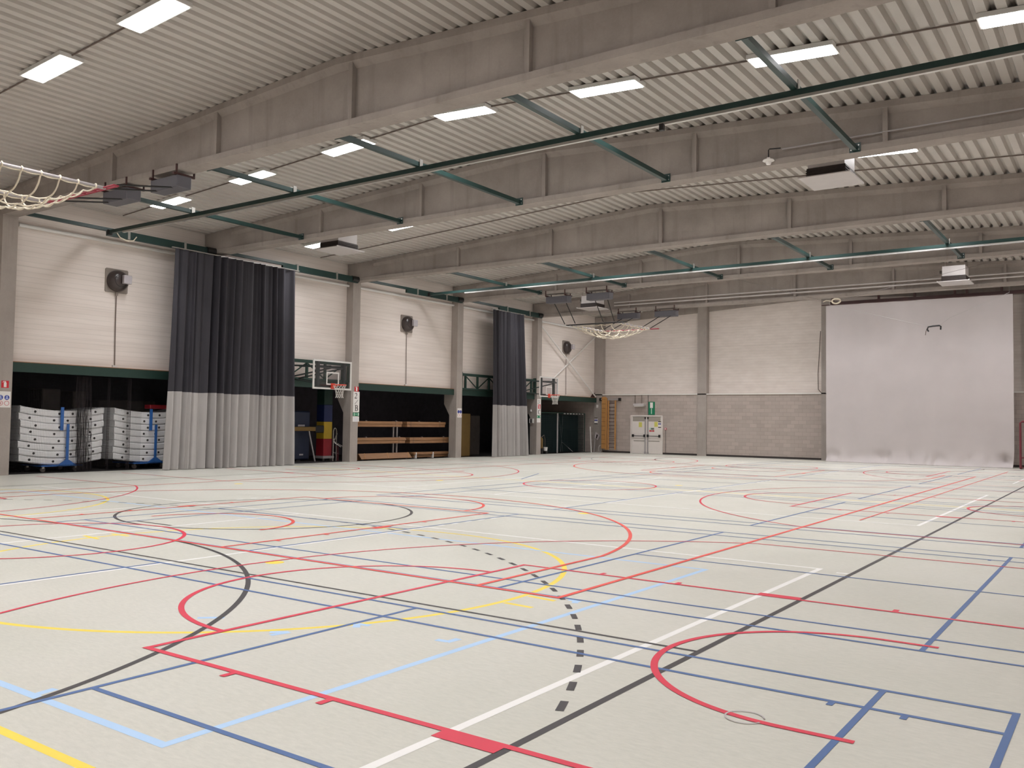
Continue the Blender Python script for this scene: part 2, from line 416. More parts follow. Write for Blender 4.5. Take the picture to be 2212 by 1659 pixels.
# black handball lines
l = Lines(0.0018, 0.052)
l.vy(-2.68, 0.2, 42.3); l.vy(mir(-2.68), 0.2, 42.3)
l.hx(6.28, mir(-2.68), -2.68, 0.042); l.hx(0.2, mir(-2.68), -2.68); l.hx(42.3, mir(-2.68), -2.68)
for yc, sg in ((1.0, 1), (41.5, -1)):
    a = lambda t: t*sg
    l.arc((-11.49, yc), 6.36, a(-5), a(90)); l.arc((mir(-11.49), yc), 6.36, a(90), a(185)); l.hx(yc+6.36*sg, mir(-11.49), -11.49)
    k = 0
    R9 = 9.35
    step = math.degrees(0.412/R9)
    t = math.degrees(math.atan2(4.58-1.09, -2.82+11.50))-0.6
    while t < 90:
        l.z -= 0.000024; l.arc((-11.50, yc+0.09*sg), R9, a(t), a(t+step*0.46), n=4); l.arc((mir(-11.50), yc+0.09*sg), R9, a(180-t), a(180-t-step*0.46), n=4)
        t += step
    l.hx(yc+7.29*sg, -13.27, -12.35)
l.arc((-12.86, 10.64), 2.57, 0, 360, n=96)
l.done('black_court_lines', M['l_black'])
# blue badminton courts
l = Lines(0.0022, 0.042)
for y0 in (0.02, 7.37, 14.65, 21.85, 29.1, 36.35):
    y1 = y0 + 6.10
    for y in (y0, y0+0.46, y1-0.44, y1): l.hx(y, -14.05, -0.57)
    for xx in (-0.59, -1.34, -5.34, -9.3, -13.3, -14.05): l.vy(xx, y0, y1)
    yc = (y0+y1)/2
    l.hx(yc, -5.34, -0.59); l.hx(yc, -14.05, -9.3)
    for xx in (-1.54, -1.12): l.rect(xx-0.02, xx+0.02, y1-0.53, y1-0.46)
l.seg(-14.95, 21.75, -16.2, 24.6)
l.done('blue_court_lines', M['l_blue'])
# red basketball courts: three across the hall and one along it
l = Lines(0.0034, 0.052)
for yc in (6.29, 21.22, 36.2):
    for sg in (1, -1):
        X = lambda xx: xx if sg == 1 else mir(xx)
        for s in (1, -1):
            l.seg(X(-5.98), yc+2.46*s, X(0.35), yc+2.46*s)
            y2 = yc + 2.46*s
            l.rect(min(X(-3.12), X(-2.70)), max(X(-3.12), X(-2.70)), min(y2, y2+0.12*s), max(y2, y2+0.12*s))
            for xx in (-4.92, -4.0, -1.82): l.seg(X(xx), y2, X(xx), y2+0.12*s)
            l.seg(X(-1.64), yc+1.27*s, X(-1.25), yc+1.27*s)
            l.seg(X(-4.44), yc+6.20*s, X(0.35), yc+6.20*s, 0.042)
        l.vy(X(-5.95), yc-2.46, yc+2.46)
        if sg == 1:
            l.arc((-5.95, yc), 1.80, 90, 270); l.arc((-1.64, yc), 1.27, 90, 270); l.arc((-1.65, yc), 6.80, 114.3, 245.7, 0.042, 110)
        else:
            l.arc((mir(-5.95), yc), 1.80, -90, 90); l.arc((mir(-1.64), yc), 1.27, -90, 90); l.arc((mir(-1.65), yc), 6.80, -65.7, 65.7, 0.042, 110)
    l.arc((XM, yc), 1.82, 0, 360, n=80)
l.done('red_court_lines', M['l_red'])
l = Lines(0.0042, 0.055)
Ye, Yo = 7.33, 35.15
l.vy(-4.58, Ye, Yo); l.vy(mir(-4.58), Ye, Yo); l.hx(Ye, mir(-4.58), -4.56); l.hx(Yo, mir(-4.58), -4.56); l.vy(-4.1, 16.9, 40.3, 0.035)
for ye, s in ((Ye, 1), (Yo, -1)):
    Y = lambda d: ye + d*s
    for xx in (-9.82, -14.78):
        l.vy(xx, Y(0), Y(5.9)); q = 0.12 if xx > XM else -0.12
        l.rect(min(xx, xx+q), max(xx, xx+q), min(Y(2.78), Y(3.16)), max(Y(2.78), Y(3.16)))
        for d in (0.9, 1.8, 4.0): l.seg(xx, Y(d), xx+q, Y(d))
    l.hx(Y(5.88), -14.78, -9.82)
    a = (0, 180) if s == 1 else (180, 360)
    l.arc((XM, Y(5.88)), 1.9, *a); l.arc((XM, Y(1.5)), 1.42, *a)
    for xx, sg in ((-5.58, 1), (mir(-5.58), -1)): l.vy(xx, Y(0), Y(2.6))
    l.arc((XM, Y(1.6)), 6.80, *((8.5, 171.5) if s == 1 else (188.5, 351.5)), n=110)
l.done('orange_red_court_lines', M['l_red2'])
# faint ring scuffed on the floor
l = Lines(0.0056, 0.012); l.arc((-1.87, 5.05), 0.11, 20, 340, n=40)
l.done('scuff_mark', simple('pale_scuff', rgb(196, 190, 190), 0.5))

# ---------------------------------------------------------------- columns and beams
def haunched_column(y, label):
    t = thing('concrete_column', label, 'column', (XF-0.2, y, 0), 'columns of the left wall')
    MB().box(XF-0.42, XF, y-0.21, y+0.21, 0, 7.32).build('shaft', M['conc2'], t)
    MB().prism([(XF-0.41, 1.95), (XF-0.75, 2.5), (XF-0.75, 3.18), (XF-0.41, 3.18)], 'y', y-0.20, y+0.20).build('corbel', M['conc2'], t)
    return t
cn = {11.95: 'left wall concrete column nearest the camera, carrying the red square sign and a notice',
      18.75: 'left wall concrete column standing behind the big charcoal curtain',
      25.55: 'left wall concrete column with the tall white 2/B strip',
      32.35: 'left wall concrete column right of the hanging benches, with a small notice',
      39.15: 'left wall concrete column with the narrow white 3 C strip'}
for y, lb in cn.items(): haunched_column(y, lb)
for x0, x1, lb, z1 in ((XF-0.38, XF+0.18, 'concrete corner column where left and back walls meet', 8.0),
                   (-19.65, -19.12, 'back wall concrete column right of the white double door', 8.3),
                   (-12.93, -12.4, 'back wall concrete column at the left edge of the grey curtain', 8.6),
                   (-3.9, -3.37, 'back wall concrete column right of the grey curtain', 8.2)):
    t = tag(MB().box(x0, x1, YB-0.06, 46.05, 0, z1).build('concrete_column', M['conc2']), lb, 'column', 'columns of the back wall')
t = tag(MB().box(-19.42, -19.36, YB+0.02, YB+0.1, 8.28, 8.5).build('column_bracket', M['black']), 'small dark bracket on top of the back wall column', 'bracket')

def beam(yc, label):
    sts = []
    for xx in (-26.15, -24.75, -24.25, RIDGE, -0.1, XR-0.02):
        end = xx < -24.5; zt = zroof(xx) - 0.004
        w = 0.20 if end else 0.075
        half = [(0.215, 7.32), (0.215, 7.445), (max(w, 0.07), 7.455), (max(w, 0.07), zt-0.24), (0.20, zt-0.13), (0.20, zt)]
        sts.append([(xx, yc+p, z) for p, z in half] + [(xx, yc-p, z) for p, z in reversed(half)])
    t = thing('roof_beam', label, 'beam', (-12.5, yc, 7.32), 'concrete roof beams across the hall')
    MB().loft(sts).build('beam_body', M['conc'], t, angle=20)
    for xx in (-20.45, -16.35, -12.2, -8.1, -4.0, 0.0):
        zt = zroof(xx)
        MB().box(xx-0.05, xx+0.05, yc-0.185, yc+0.185, 7.43, zt-0.15).build('stiffener_rib', M['conc'], t)
    return t
bl = ['concrete roof beam over the space behind the camera', 'concrete roof beam just out of view above the camera',
      'huge concrete roof beam nearest the camera, reaching the top of the view', 'second concrete roof beam, with the small white pendant lamp on it',
      'third concrete roof beam, just behind the brown-grilled ceiling heaters', 'fourth concrete roof beam, holding the far green crossbars', 'farthest concrete roof beam, crossed by two pale pipes']
for y, lb in zip(BAY, bl): beam(y, lb)

# green fascia beams over the storage openings
names = {12.16: 'dark green fascia over the storage bay with white slab stacks', 18.96: 'dark green fascia over the storage bay with blue mats',
         25.76: 'dark green fascia over the storage bay with the benches', 32.56: 'dark green fascia over the bay with the mustard mat',
         39.36: 'dark green fascia over the corner bay with the green goal net'}
for y, lb in names.items():
    y1 = y + 6.38 if y < 39 else 45.55
    t = thing('green_fascia', lb, 'fascia beam', (-26.0, (y+y1)/2, 2.93), 'green fascias over the storage bays')
    MB().box(-26.21, -25.98, y-0.005, y1+0.005, 2.93, 3.2).build('fascia_board', M['greenfascia'], t)
    MB().box(-26.2, -25.99, y, y1, 3.2, 3.222).build('top_edge', M['edge'], t)
# white rail pipes along the top of the left wall
for i, (y0, y1) in enumerate(((12.3, 18.5), (19.0, 25.35), (25.8, 32.2), (32.6, 39.0), (39.4, 45.3))):
    z = 7.16
    tag(MB().tube([(-26.1, y0, z), (-26.1, y1, z)], 0.055, 10).build('wall_pipe', M['whitesteel']),
        'white pipe high on the left wall, %s bay from the camera' % ORD[i], 'pipe', 'white pipes high on the left wall')

# ---------------------------------------------------------------- ceiling lights
def light_proto():
    t = thing('ceiling_light', 'x', 'ceiling light', (0, 0, 0))
    h = MB().box(-0.76, 0.76, -0.235, 0.235, -0.085, -0.005).build('housing', M['whitesteel'], t)
    MB().box(-0.72, 0.72, -0.20, 0.20, -0.095, -0.086).build('diffuser', M['light'], h)
    ld = bpy.data.lights.new('lamp', 'AREA'); ld.shape = 'RECTANGLE'; ld.size = 1.42; ld.size_y = 0.39
    ld.energy = LAMP_W; ld.color = LIGHT_COL; ld.spread = math.radians(LAMP_SPREAD)
    lo = bpy.data.objects.new('lamp', ld); COL.objects.link(lo); lo.parent = h; lo.location = (0, 0, -0.099)
    return t
LIGHTS = {0: (1.75, (-23.5, -19.8, -16.0, -12.3, -8.6, -4.9, -1.2)), 1: (8.55, (-20.9, -17.1, -13.7, -10.0, -6.4, -2.7)),
          2: (15.35, (-23.4, -19.65, -15.95, -12.25, -8.6, -4.85, -1.15)), 3: (21.95, (-24.0, -20.05, -16.2, -12.4, -8.6, -4.78, -1.1)),
          4: (28.6, (-23.5, -19.8, -16.0, -12.3, -8.6, -4.9, -1.2)), 5: (35.75, (-23.5, -19.8, -16.0, -12.3, -8.6, -4.9, -1.2)), 6: (41.5, (-23.5, -19.8, -16.0, -12.3, -8.6, -4.9, -1.2))}
bayname = {0: 'rear', 1: 'nearest', 2: 'second', 3: 'third', 4: 'fourth', 5: 'fifth', 6: 'last'}
proto = None
for b, (y, xs) in LIGHTS.items():
    for i, xx in enumerate(xs):
        loc = (xx, y, zroof(xx)); lb = 'bright oblong ceiling light in the %s roof bay, %s from the left wall' % (bayname[b], ORD[i])
        if proto is None:
            proto = light_proto(); o = proto; o.location = loc; o['label'] = lb; o['group'] = 'ceiling lights'
        else: o = copy_tree(proto, loc, lb, 'ceiling lights')
        o.rotation_euler = (0, math.atan(0.053) * (-1 if xx < RIDGE else 1), 0)
# thin cables along the ceiling
for y, x0, x1, lb in ((8.55, -26.0, 1.0, 'thin cable along the nearest row of ceiling lights'), (15.35, -25.9, 1.0, 'thin cable along the second row of ceiling lights'),
                  (23.6, -25.9, 1.0, 'thin cable along the ceiling behind the third row of lights')):
    tag(MB().tube([(xx, y, zroof(xx)-0.022) for xx in (x0, RIDGE, x1)], 0.016, 6).build('ceiling_cable', M['cable']), lb, 'cable', 'ceiling cables')
tag(MB().tube([(xx, 6.62, zroof(xx)-0.03) for xx in (-25.8, RIDGE, 1.0)], 0.03, 8).build('ceiling_conduit', M['tube']), 'grey conduit across the roof deck at the top left corner', 'conduit')

# ---------------------------------------------------------------- green curtain frames under the roof
def crossbar(xx, ya, yb, label, group, wall=False):
    t = thing('green_crossbar', label, 'crossbar', (xx, (ya+yb)/2, 7.33), group)
    if wall:
        MB().box(xx-0.05, xx+0.05, ya, yb-0.12, 7.36, 7.46).build('bar', M['green'], t)
        MB().box(xx-0.04, xx+0.06, ya+2.5, yb-0.05, 7.22, 7.36).build('lower_bar', M['green'], t)
        MB().tube([(xx+0.01, yb-0.36, 7.37), (xx+0.01, yb-0.02, 7.37)], 0.12, 16).build('end_motor', M['black'], t)
        for yy in (ya+3.2, ya+5.2): MB().box(xx-0.055, xx+0.065, yy-0.04, yy+0.04, 7.22, 7.5).build('clamp', M['alu'], t)
    else:
        MB().box(xx-0.05, xx+0.05, ya, yb-0.02, 7.34, 7.44).build('bar', M['green'], t)
        ep = MB().box(xx-0.11, xx+0.11, yb-0.02, yb, 7.31, 7.5).build('end_plate', M['green'], t)
        MB().box(xx-0.11, xx+0.11, ya-0.0, ya+0.02, 7.31, 7.5).build('end_plate', M['green'], t)
        for sx in (-0.075, 0.075):
            for z in (7.36, 7.45): MB().disc((xx+sx, yb-0.026, z), 0.012, 'y', 0.012, 8).build('bolt', M['alu'], ep)
        ym = (14.6 if ya < 20 else 29.5)
        for s in (-0.065, 0.065): MB().box(xx+s-0.008, xx+s+0.008, ym-0.05, ym+0.05, 7.338, 7.5).build('hanger', M['alu'], t)
    return t
XS = (-21.23, -17.07, -12.92, -8.78, -4.57, -0.45)
for i, xx in enumerate(XS):
    crossbar(xx, BAY[2]+0.215, BAY[3]-0.215, 'near green crossbar under the roof, %s of the row counted from the left wall' % ORD[i], 'near green crossbars')
for i, xx in enumerate(XS):
    crossbar(xx, BAY[4]+0.215, BAY[5]-0.215, 'far green crossbar behind the third beam, %s counted from the left wall' % ORD[i], 'far green crossbars')
for b, lb in ((2, 'green double bar along the left wall above the big curtain, nearest bay'), (3, 'green double bar along the left wall behind the big curtain'),
              (4, 'green double bar along the left wall above the second round fan'), (5, 'green double bar along the left wall above the narrow curtain')):
    crossbar(-25.6, BAY[b]+0.21, BAY[b+1]-0.18, lb, 'green bars along the left wall', wall=True)
def rail(ym, x0, x1, xa, ztop, label, tm='alu'):
    t = thing('curtain_rail', label, 'rail', ((x0+x1)/2, ym, ztop-0.15), 'long curtain rails across the hall')
    MB().box(x0, x1, ym-0.045, ym+0.045, ztop-0.10, ztop).build('rail_box', M['green'], t)
    MB().box(xa, x1, ym-0.035, ym+0.035, ztop-0.15, ztop-0.101).build('track', M[tm], t)
    MB().box(x0-0.04, x0+0.08, ym-0.06, ym+0.06, ztop-0.14, ztop+0.02).build('end_cap', M['black'], t)
    return t
r = rail(14.6, -25.35, 0.9, -24.6, 7.335, 'long dark green rail crossing under the near crossbars from the left wall')
MB().box(-7.03, -6.95, 14.52, 14.6, 7.08, 7.2).build('trolley', M['black'], r)
rail(29.5, -25.35, 0.9, -23.35, 7.335, 'long green rail with shiny metal track under the far crossbars', 'shine')
tag(MB().tube([(-25.525, 14.95, 7.34), (-25.52, 15.05, 7.22), (-25.52, 15.3, 7.15), (-25.52, 15.5, 7.2), (-25.525, 15.6, 7.34)], 0.018, 6).build('rope_loop', M['rope']), 'short looped rope hanging at the left end of the near rail', 'rope')

# ---------------------------------------------------------------- lifting nets under the beams
def cargo_net(x0, x1, y0, y1, z, sag, label, far_red=True, near_mat='black'):
    t = thing('ceiling_net', label, 'net', ((x0+x1)/2, (y0+y1)/2, z-sag), 'rope nets on lifting frames')
    for xx in (x0+0.15, x1-0.42): MB().tube([(xx, y0, z), (xx, y1, z)], 0.035, 10).build('side_tube', M['tube'], t)
    def ladder(yy, m, nm):
        b = MB(); b.tube([(x0, yy-0.05, z), (x1, yy-0.05, z)], 0.022, 8).tube([(x0, yy+0.05, z), (x1, yy+0.05, z)], 0.022, 8)
        for k in range(8):
            xx = x0 + (x1-x0)*k/7; b.bar((xx, yy-0.06, z), (xx, yy+0.06, z), 0.025, 0.03)
        b.build(nm, m, t)
    ladder(y1, M['redbar'], 'red_end_bar'); ladder(y0, M[near_mat], 'dark_end_bar')
    xa, xb, ya, yb = x0+0.15, x1-0.42, y0+0.25, y1-0.22
    NU, NV = 5, 7
    def P(u, v):
        e = max(0.0, (1-(2*u-1)**2)) ** 0.6 * max(0.0, (1-(2*v-1)**2)) ** 0.7
        return Vector((xa+(xb-xa)*u, ya+(yb-ya)*v, z-0.02 - sag*e))
    b = MB()
    for i in range(NU+1):
        u = i/NU
        b.tube([P(u, k/32) - Vector((0, 0, 0.03*math.sin(PI*((k*NV/32) % 1)))) for k in range(33)], 0.017, 6)
    for j in range(NV+1):
        v = j/NV
        b.tube([P(k/30, v) - Vector((0, 0, 0.05*math.sin(PI*((k*NU/30) % 1)))) for k in range(31)], 0.017, 6)
    rn = b.build('rope_net', M['rope'], t)
    for xx in (xa, xb):
        for j in range(NV+1):
            yy = ya+(yb-ya)*j/NV
            MB().tube([(xx+0.045*math.cos(a), yy, z+0.045*math.sin(a)) for a in [2*PI*k/10 for k in range(10)]], 0.017, 6, closed=True).build('rope_hook', M['rope'], rn)
    return t
cargo_net(-20.55, -17.6, 7.1, 10.25, 6.6, 0.5, 'cream rope net in a raised frame at the left edge of the view', near_mat='redbar')
cargo_net(-20.6, -17.62, 33.4, 36.5, 6.05, 0.45, 'cream rope net in a raised frame before the back wall')
def winch(xx, yb, sgn, link, label, group, half=0.55):
    # box hung under the beam flange on the side sgn of it, two rods towards the point link
    y0, y1 = (yb-0.25, yb+0.13) if sgn < 0 else (yb-0.13, yb+0.25)
    t = thing('winch_box', label, 'winch', (xx, (y0+y1)/2, 6.92), group)
    MB().bbox(xx-half, xx+half, y0, y1, 6.92, 7.2, 0.015).build('case', M['boxgrey'], t)
    for sx in (-half+0.06, half-0.06):
        br = MB().box(xx+sx-0.03, xx+sx+0.03, y0-0.06, y1+0.1, 7.2, 7.25).build('bracket', M['brown'], t)
        for yy in (yb-0.245, yb+0.215): MB().box(xx+sx-0.02, xx+sx+0.02, yy, yy+0.03, 7.2, 7.45).build('hanger', M['brown'], br)
    for sx in (-0.3, 0.3):
        p = (xx+sx, y0+0.05 if sgn < 0 else y1-0.05, 6.935)
        MB().tube([p, (xx+sx*0.9+link[2], link[0], link[1])], 0.02, 6).build('lifting_rod', M['black'], t)
    return t
winch(-20.15, BAY[2], -1, (10.36, 6.66, 0.1), 'grey winch box under the nearest beam, beside the red net bar', 'winch boxes', 0.52)
winch(-18.13, BAY[2], -1, (10.36, 6.66, 0.1), 'grey winch box under the nearest beam, right one with brown brackets', 'winch boxes', 0.52)
winch(-20.43, BAY[5], 1, (33.3, 6.1, 0.05), 'dark winch box above the far net, nearer pair, left one', 'winch boxes')
winch(-18.38, BAY[5], 1, (33.3, 6.1, -0.05), 'dark winch box above the far net, nearer pair, right one', 'winch boxes')
winch(-20.5, BAY[6], -1, (36.6, 6.1, 0.1), 'dark winch box behind the far net, farther pair, left one', 'winch boxes')
winch(-18.45, BAY[6], -1, (36.6, 6.1, 0.1), 'dark winch box behind the far net, farther pair, right one', 'winch boxes')

# ---------------------------------------------------------------- ceiling heaters
def heater(xx, y, z, label, hoods=True):
    t = thing('ceiling_heater', label, 'heater', (xx, y, z), 'ceiling heaters')
    mbx = MB().box(xx-0.56, xx+0.56, y-0.62, y+0.62, z, z+0.02)
    mbx.box(xx-0.56, xx-0.54, y-0.62, y+0.62, z+0.02, z+0.04).box(xx+0.54, xx+0.56, y-0.62, y+0.62, z+0.02, z+0.04)
    mbx.build('bottom_plate', M['heater'], t)
    b = MB().box(xx-0.42, xx+0.42, y-0.44, y+0.44, z+0.05, z+0.24)
    for k in range(3): b.box(xx-0.435, xx+0.435, y-0.455, y+0.455, z+0.075+k*0.055, z+0.09+k*0.055)
    b.build('grille', M['grille'], t)
    MB().box(xx-0.4, xx+0.4, y-0.42, y+0.42, z+0.24, z+0.62).build('body', M['heater'], t)
    for sx in (-0.36, 0.36):
        for sy in (-0.36, 0.36): MB().tube([(xx+sx, y+sy, z+0.6), (xx+sx, y+sy, zroof(xx+sx)-0.0)], 0.008, 6).build('hanging_rod', M['cable'], t)
    MB().disc((xx-0.46, y-0.3, z+0.42), 0.06, 'x', 0.08, 12).build('fan_motor', M['grille'], t)
    return t
heater(-21.3, 20.2, 7.24, 'square ceiling heater with brown grille over the left side of the hall, second bay')
heater(-5.5, 20.2, 7.24, 'square ceiling heater with brown grille below the second beam, right of the pendant lamp')
heater(-21.6, 37.4, 7.3, 'pale boxy ceiling heater behind the far rope net')
heater(-5.52, 37.4, 7.3, 'pale boxy ceiling heater above the grey back curtain')
for z, lb in ((7.61, 'lower pale pipe running along the farthest beam'), (7.76, 'upper pale pipe running along the farthest beam')):
    tag(MB().tube([(-21.2, 38.86, z), (1.1, 38.86, z)], 0.028, 8).build('gas_pipe', M['heater']), lb, 'pipe', 'pale pipes on the farthest beam')
# pendant lamp and conduit on the second beam
t = thing('pendant_lamp', 'small white unlit pendant lamp hanging from a bent arm on the second beam', 'lamp', (-6.33, 18.42, 7.33))
MB().lathe([(0.0, 0.10), (0.035, 0.10), (0.04, 0.07), (0.11, 0.055), (0.125, 0.03), (0.12, 0.025), (0.06, 0.02), (0.06, -0.02), (0.045, -0.05), (0.0, -0.06)], (-6.33, 18.42, 7.36), 20).build('shade', M['white'], t)
MB().tube([(-6.33, 18.42, 7.45), (-6.33, 18.42, 7.62), (-6.31, 18.42, 7.645), (-6.09, 18.5, 7.65)], 0.014, 6).build('arm', M['black'], t)
tag(MB().tube([(-6.09, 18.58, 7.65), (0.9, 18.58, 7.66)], 0.018, 8).build('beam_conduit', M['tube']), 'thin grey conduit along the second beam, starting at the pendant lamp', 'conduit')

# ---------------------------------------------------------------- curtains
def pleats(y0, y1, amp, rnd, pmin, pmax, n):
    # returns a function of t in 0..1 giving sideways offset
    ph = [0.0]; am = [rnd.uniform(0.4, 1)]
    while ph[-1] < 1:
        ph.append(ph[-1] + rnd.uniform(pmin, pmax)/(y1-y0)); am.append(rnd.uniform(0.25, 1.0))
    def f(t):
        for i in range(len(ph)-1):
            if ph[i] <= t <= ph[i+1]:
                u = (t-ph[i])/(ph[i+1]-ph[i]); return amp*((1-u)*am[i]+u*am[i+1])*(math.sin(2*PI*u) + 0.25*math.sin(4*PI*u+am[i]*5))
        return 0
    return f
def bunched_curtain(label, yt, yb, zs, ztop, seed, pmin, pmax, amp, xc):
    rnd = random.Random(seed)
    t = thing('divider_curtain', label, 'curtain', (xc, (yb[0]+yb[1])/2, 0), 'charcoal and grey divider curtains on the left wall')
    f = pleats(yt[0], yt[1], amp, rnd, pmin, pmax, 0); g = pleats(yt[0], yt[1], amp*0.3, rnd, pmin*2, pmax*2, 0)
    N = 420
    def row(z):
        k = z/ztop; r_ = []
        for i in range(N+1):
            u = i/N
            y = (yb[0]+(yb[1]-yb[0])*u)*(1-k) + (yt[0]+(yt[1]-yt[0])*u)*k
            r_.append((xc + f(u)*(1.15-0.45*k) + g(u)*(1-k)*0.9 + 0.03*math.sin(9*u+3*k), y + 0.02*math.sin(40*u+2*k), z + (0.012*math.sin(23*u) if 0.1 < z < 3 else 0)))
        return r_
    def panel(z0, z1, m, nm, off=0):
        rs = [row(z0+(z1-z0)*j/14) for j in range(15)]
        back = [[(p[0]-0.012, p[1], p[2]) for p in r_] for r_ in rs]
        b = MB(); n = N+1
        rings = [a + list(reversed(bk)) for a, bk in zip(rs, back)]
        b.loft(rings); b.build(nm, m, t, angle=60)
    panel(0.015, zs, M['curt_grey'], 'grey_lower_part'); panel(zs, ztop, M['curt_dark'], 'charcoal_upper_part')
    MB().box(xc-0.03, xc+0.03, yt[0]-0.1, yt[1]+0.1, ztop+0.005, ztop+0.035).build('header_track', M['alu'], t)
    return t
bunched_curtain('tall wide charcoal curtain with grey lower part, drawn together on the left wall', (16.8, 21.9), (16.6, 22.0), 2.52, 7.17, 3, 0.16, 0.5, 0.17, -25.28)
bunched_curtain('narrow charcoal curtain with grey lower part beside the smaller backboard', (34.2, 36.85), (34.3, 37.25), 2.52, 7.15, 11, 0.18, 0.42, 0.14, -25.3)
# flat grey curtain before the back wall
t = thing('flat_curtain', 'wide silver grey curtain hanging flat before the back wall, crumpled at the floor', 'curtain', (-8.28, 44.2, 0))
rnd = random.Random(5)
N, K = 260, 60
cr = [(rnd.uniform(0, 1), rnd.uniform(0.012, 0.04), rnd.uniform(0.6, 1.0)) for _ in range(26)]
front = []
for j in range(K+1):
    k = j/K; zz = 7.66*k**1.25 if j else 0.012
    r_ = []
    for i in range(N+1):
        u = i/N; xx = -12.3 + 8.06*u
        off = 0.045*math.sin(u*17+0.4)*(0.35+0.65*(1-k)) + 0.03*math.sin(u*41+1.3) + 0.05*math.sin(u*6.3)*(1-k)
        low = max(0, 1-zz/0.75)
        for c, w, a in cr: off -= low**1.3*0.16*a*math.exp(-((u-c-0.05*low*(a-0.8))/w)**2)*math.sin(3.0*low+a*4)
        off -= 0.22*low**2
        r_.append((xx + 0.05*low*math.sin(u*30), 44.2 + off, zz + (0.05*low*(1-low)*math.sin(u*55))))
    front.append(r_)
rings = [a + [(p[0], p[1]+0.012, p[2]) for p in reversed(a)] for a in front]
MB().loft(rings).build('cloth', M['curt_back'], t, angle=70)
MB().box(-12.5, -3.9, 44.16, 44.24, 7.665, 7.70).build('track', M['brown'], t)
b = thing('curtain_housing', 'dark beam with brackets above the grey back curtain', 'curtain rail', (-8.1, 44.5, 7.72))
MB().box(-12.15, -3.7, 44.45, 44.6, 7.72, 7.86).build('rail_bar', M['brown'], b)
for xx in (-12.05, -9.9, -8.3, -6.6, -6.1, -4.7):
    MB().box(xx-0.05, xx+0.05, 44.47, 44.57, 7.86, zroof(xx)-0.003).build('bracket', M['brown'], b)
# hanging hook-shaped bar with its ropes before the grey curtain
t = thing('trapeze_bar', 'small black U-shaped bar hanging on thin ropes before the grey curtain', 'trapeze', (-7.25, 43.2, 6.1))
MB().tube([(-7.48, 43.2, 6.06), (-7.54, 43.2, 6.16), (-7.50, 43.2, 6.27), (-7.3, 43.2, 6.30), (-7.04, 43.2, 6.31), (-6.98, 43.2, 6.27), (-6.99, 43.2, 6.12)], 0.035, 8).build('bar', M['black'], t)
MB().tube([(-7.55, 43.2, 6.2), (-7.6, 43.2, 6.05), (-7.62, 43.2, 5.9)], 0.015, 6).build('tassel', M['cable'], t)
MB().tube([(-11.9, 43.35, zroof(-11.9)-0.001), (-11.9, 43.35, 7.58), (-8.25, 43.2, 6.5), (-7.5, 43.2, 6.3)], 0.008, 5).build('rope', M['curt_grey'], t)
MB().tube([(-4.3, 43.35, zroof(-4.3)-0.001), (-4.3, 43.35, 7.62), (-6.6, 43.2, 6.65), (-7.05, 43.2, 6.32)], 0.008, 5).build('rope', M['curt_grey'], t)
# rope bundle under the fourth/farthest beams
t = thing('rope_bundle', 'pale coiled rope ring slung on thin lines below the farthest beam', 'rope', (-10.2, 38.2, 6.9))
MB().tube([(-10.2+0.17*math.cos(a), 38.2+0.02*math.sin(2*a), 7.02+0.10*math.sin(a)) for a in [2*PI*k/20 for k in range(20)]], 0.035, 8, closed=True).build('coil', M['rope'], t)
MB().tube([(-10.36, 38.2, 7.02), (-10.62, 38.2, 7.07), (-10.74, 38.2, 7.02)], 0.02, 6).build('rope_tail', M['rope'], t)
MB().tube([(-12.35, 32.5, 7.31), (-10.7, 38.2, 7.06)], 0.006, 5).build('line', M['rubber'], t)
MB().tube([(-10.05, 38.2, 7.05), (-3.1, 32.5, 7.31)], 0.006, 5).build('line', M['rubber'], t)

# ---------------------------------------------------------------- round wall fans
def fan(y, label):
    t = thing('wall_fan', label, 'fan', (XL, y, 5.6), 'round wall fans')
    x = XL
    poly = [(y-0.375, 5.62), (y-0.345, 5.59), (y+0.345, 5.59), (y+0.375, 5.62), (y+0.375, 6.31), (y+0.345, 6.34), (y-0.345, 6.34), (y-0.375, 6.31)]
    MB().prism(poly, 'x', x, x+0.04).build('mounting_plate', M['fanplate'], t)
    gd = MB().lathe([(0.34, 0.04), (0.345, 0.10), (0.33, 0.17), (0.27, 0.24), (0.17, 0.29), (0.0, 0.31)], (x, y, 5.96), 36, 'x').build('guard', M['fandark'], t)
    b = MB()
    for k in range(5): b.tube([(x+0.27+0.02*(4-k)/4-0.0 if k < 3 else x+0.16+0.04*(4-k), y+(0.06+0.065*k)*math.cos(a), 5.96+(0.06+0.065*k)*math.sin(a)) for a in [2*PI*q/36 for q in range(36)]], 0.008, 5, closed=True)
    b.build('guard_rings', M['black'], gd)
    MB().bbox(x+0.33, x+0.45, y+0.0, y+0.27, 5.86, 6.13, 0.012).build('control_box', M['greybox'], t)
    MB().box(x+0.2, x+0.34, y+0.02, y+0.16, 5.87, 6.10).build('motor', M['black'], t)
    MB().tube([(x+0.05, y, 5.6), (x+0.05, y, 5.5)], 0.045, 10).build('gland', M['fanplate'], t)
    MB().tube([(x+0.04, y, 5.5), (x+0.04, y+0.0, 4.6), (x+0.04, y+0.02, 3.4), (x+0.04, y+0.02, 3.23)], 0.014, 6).build('conduit', M['cable'], t)
    MB().box(x, x+0.06, y-0.05, y+0.09, 3.226, 3.30).build('junction_box', M['whitesteel'], t)
    return t
fan(15.37, 'round dark wall fan left of the big charcoal curtain'); fan(28.97, 'round dark wall fan above the hanging benches'); fan(42.38, 'round dark wall fan in the corner bay between crossed braces')
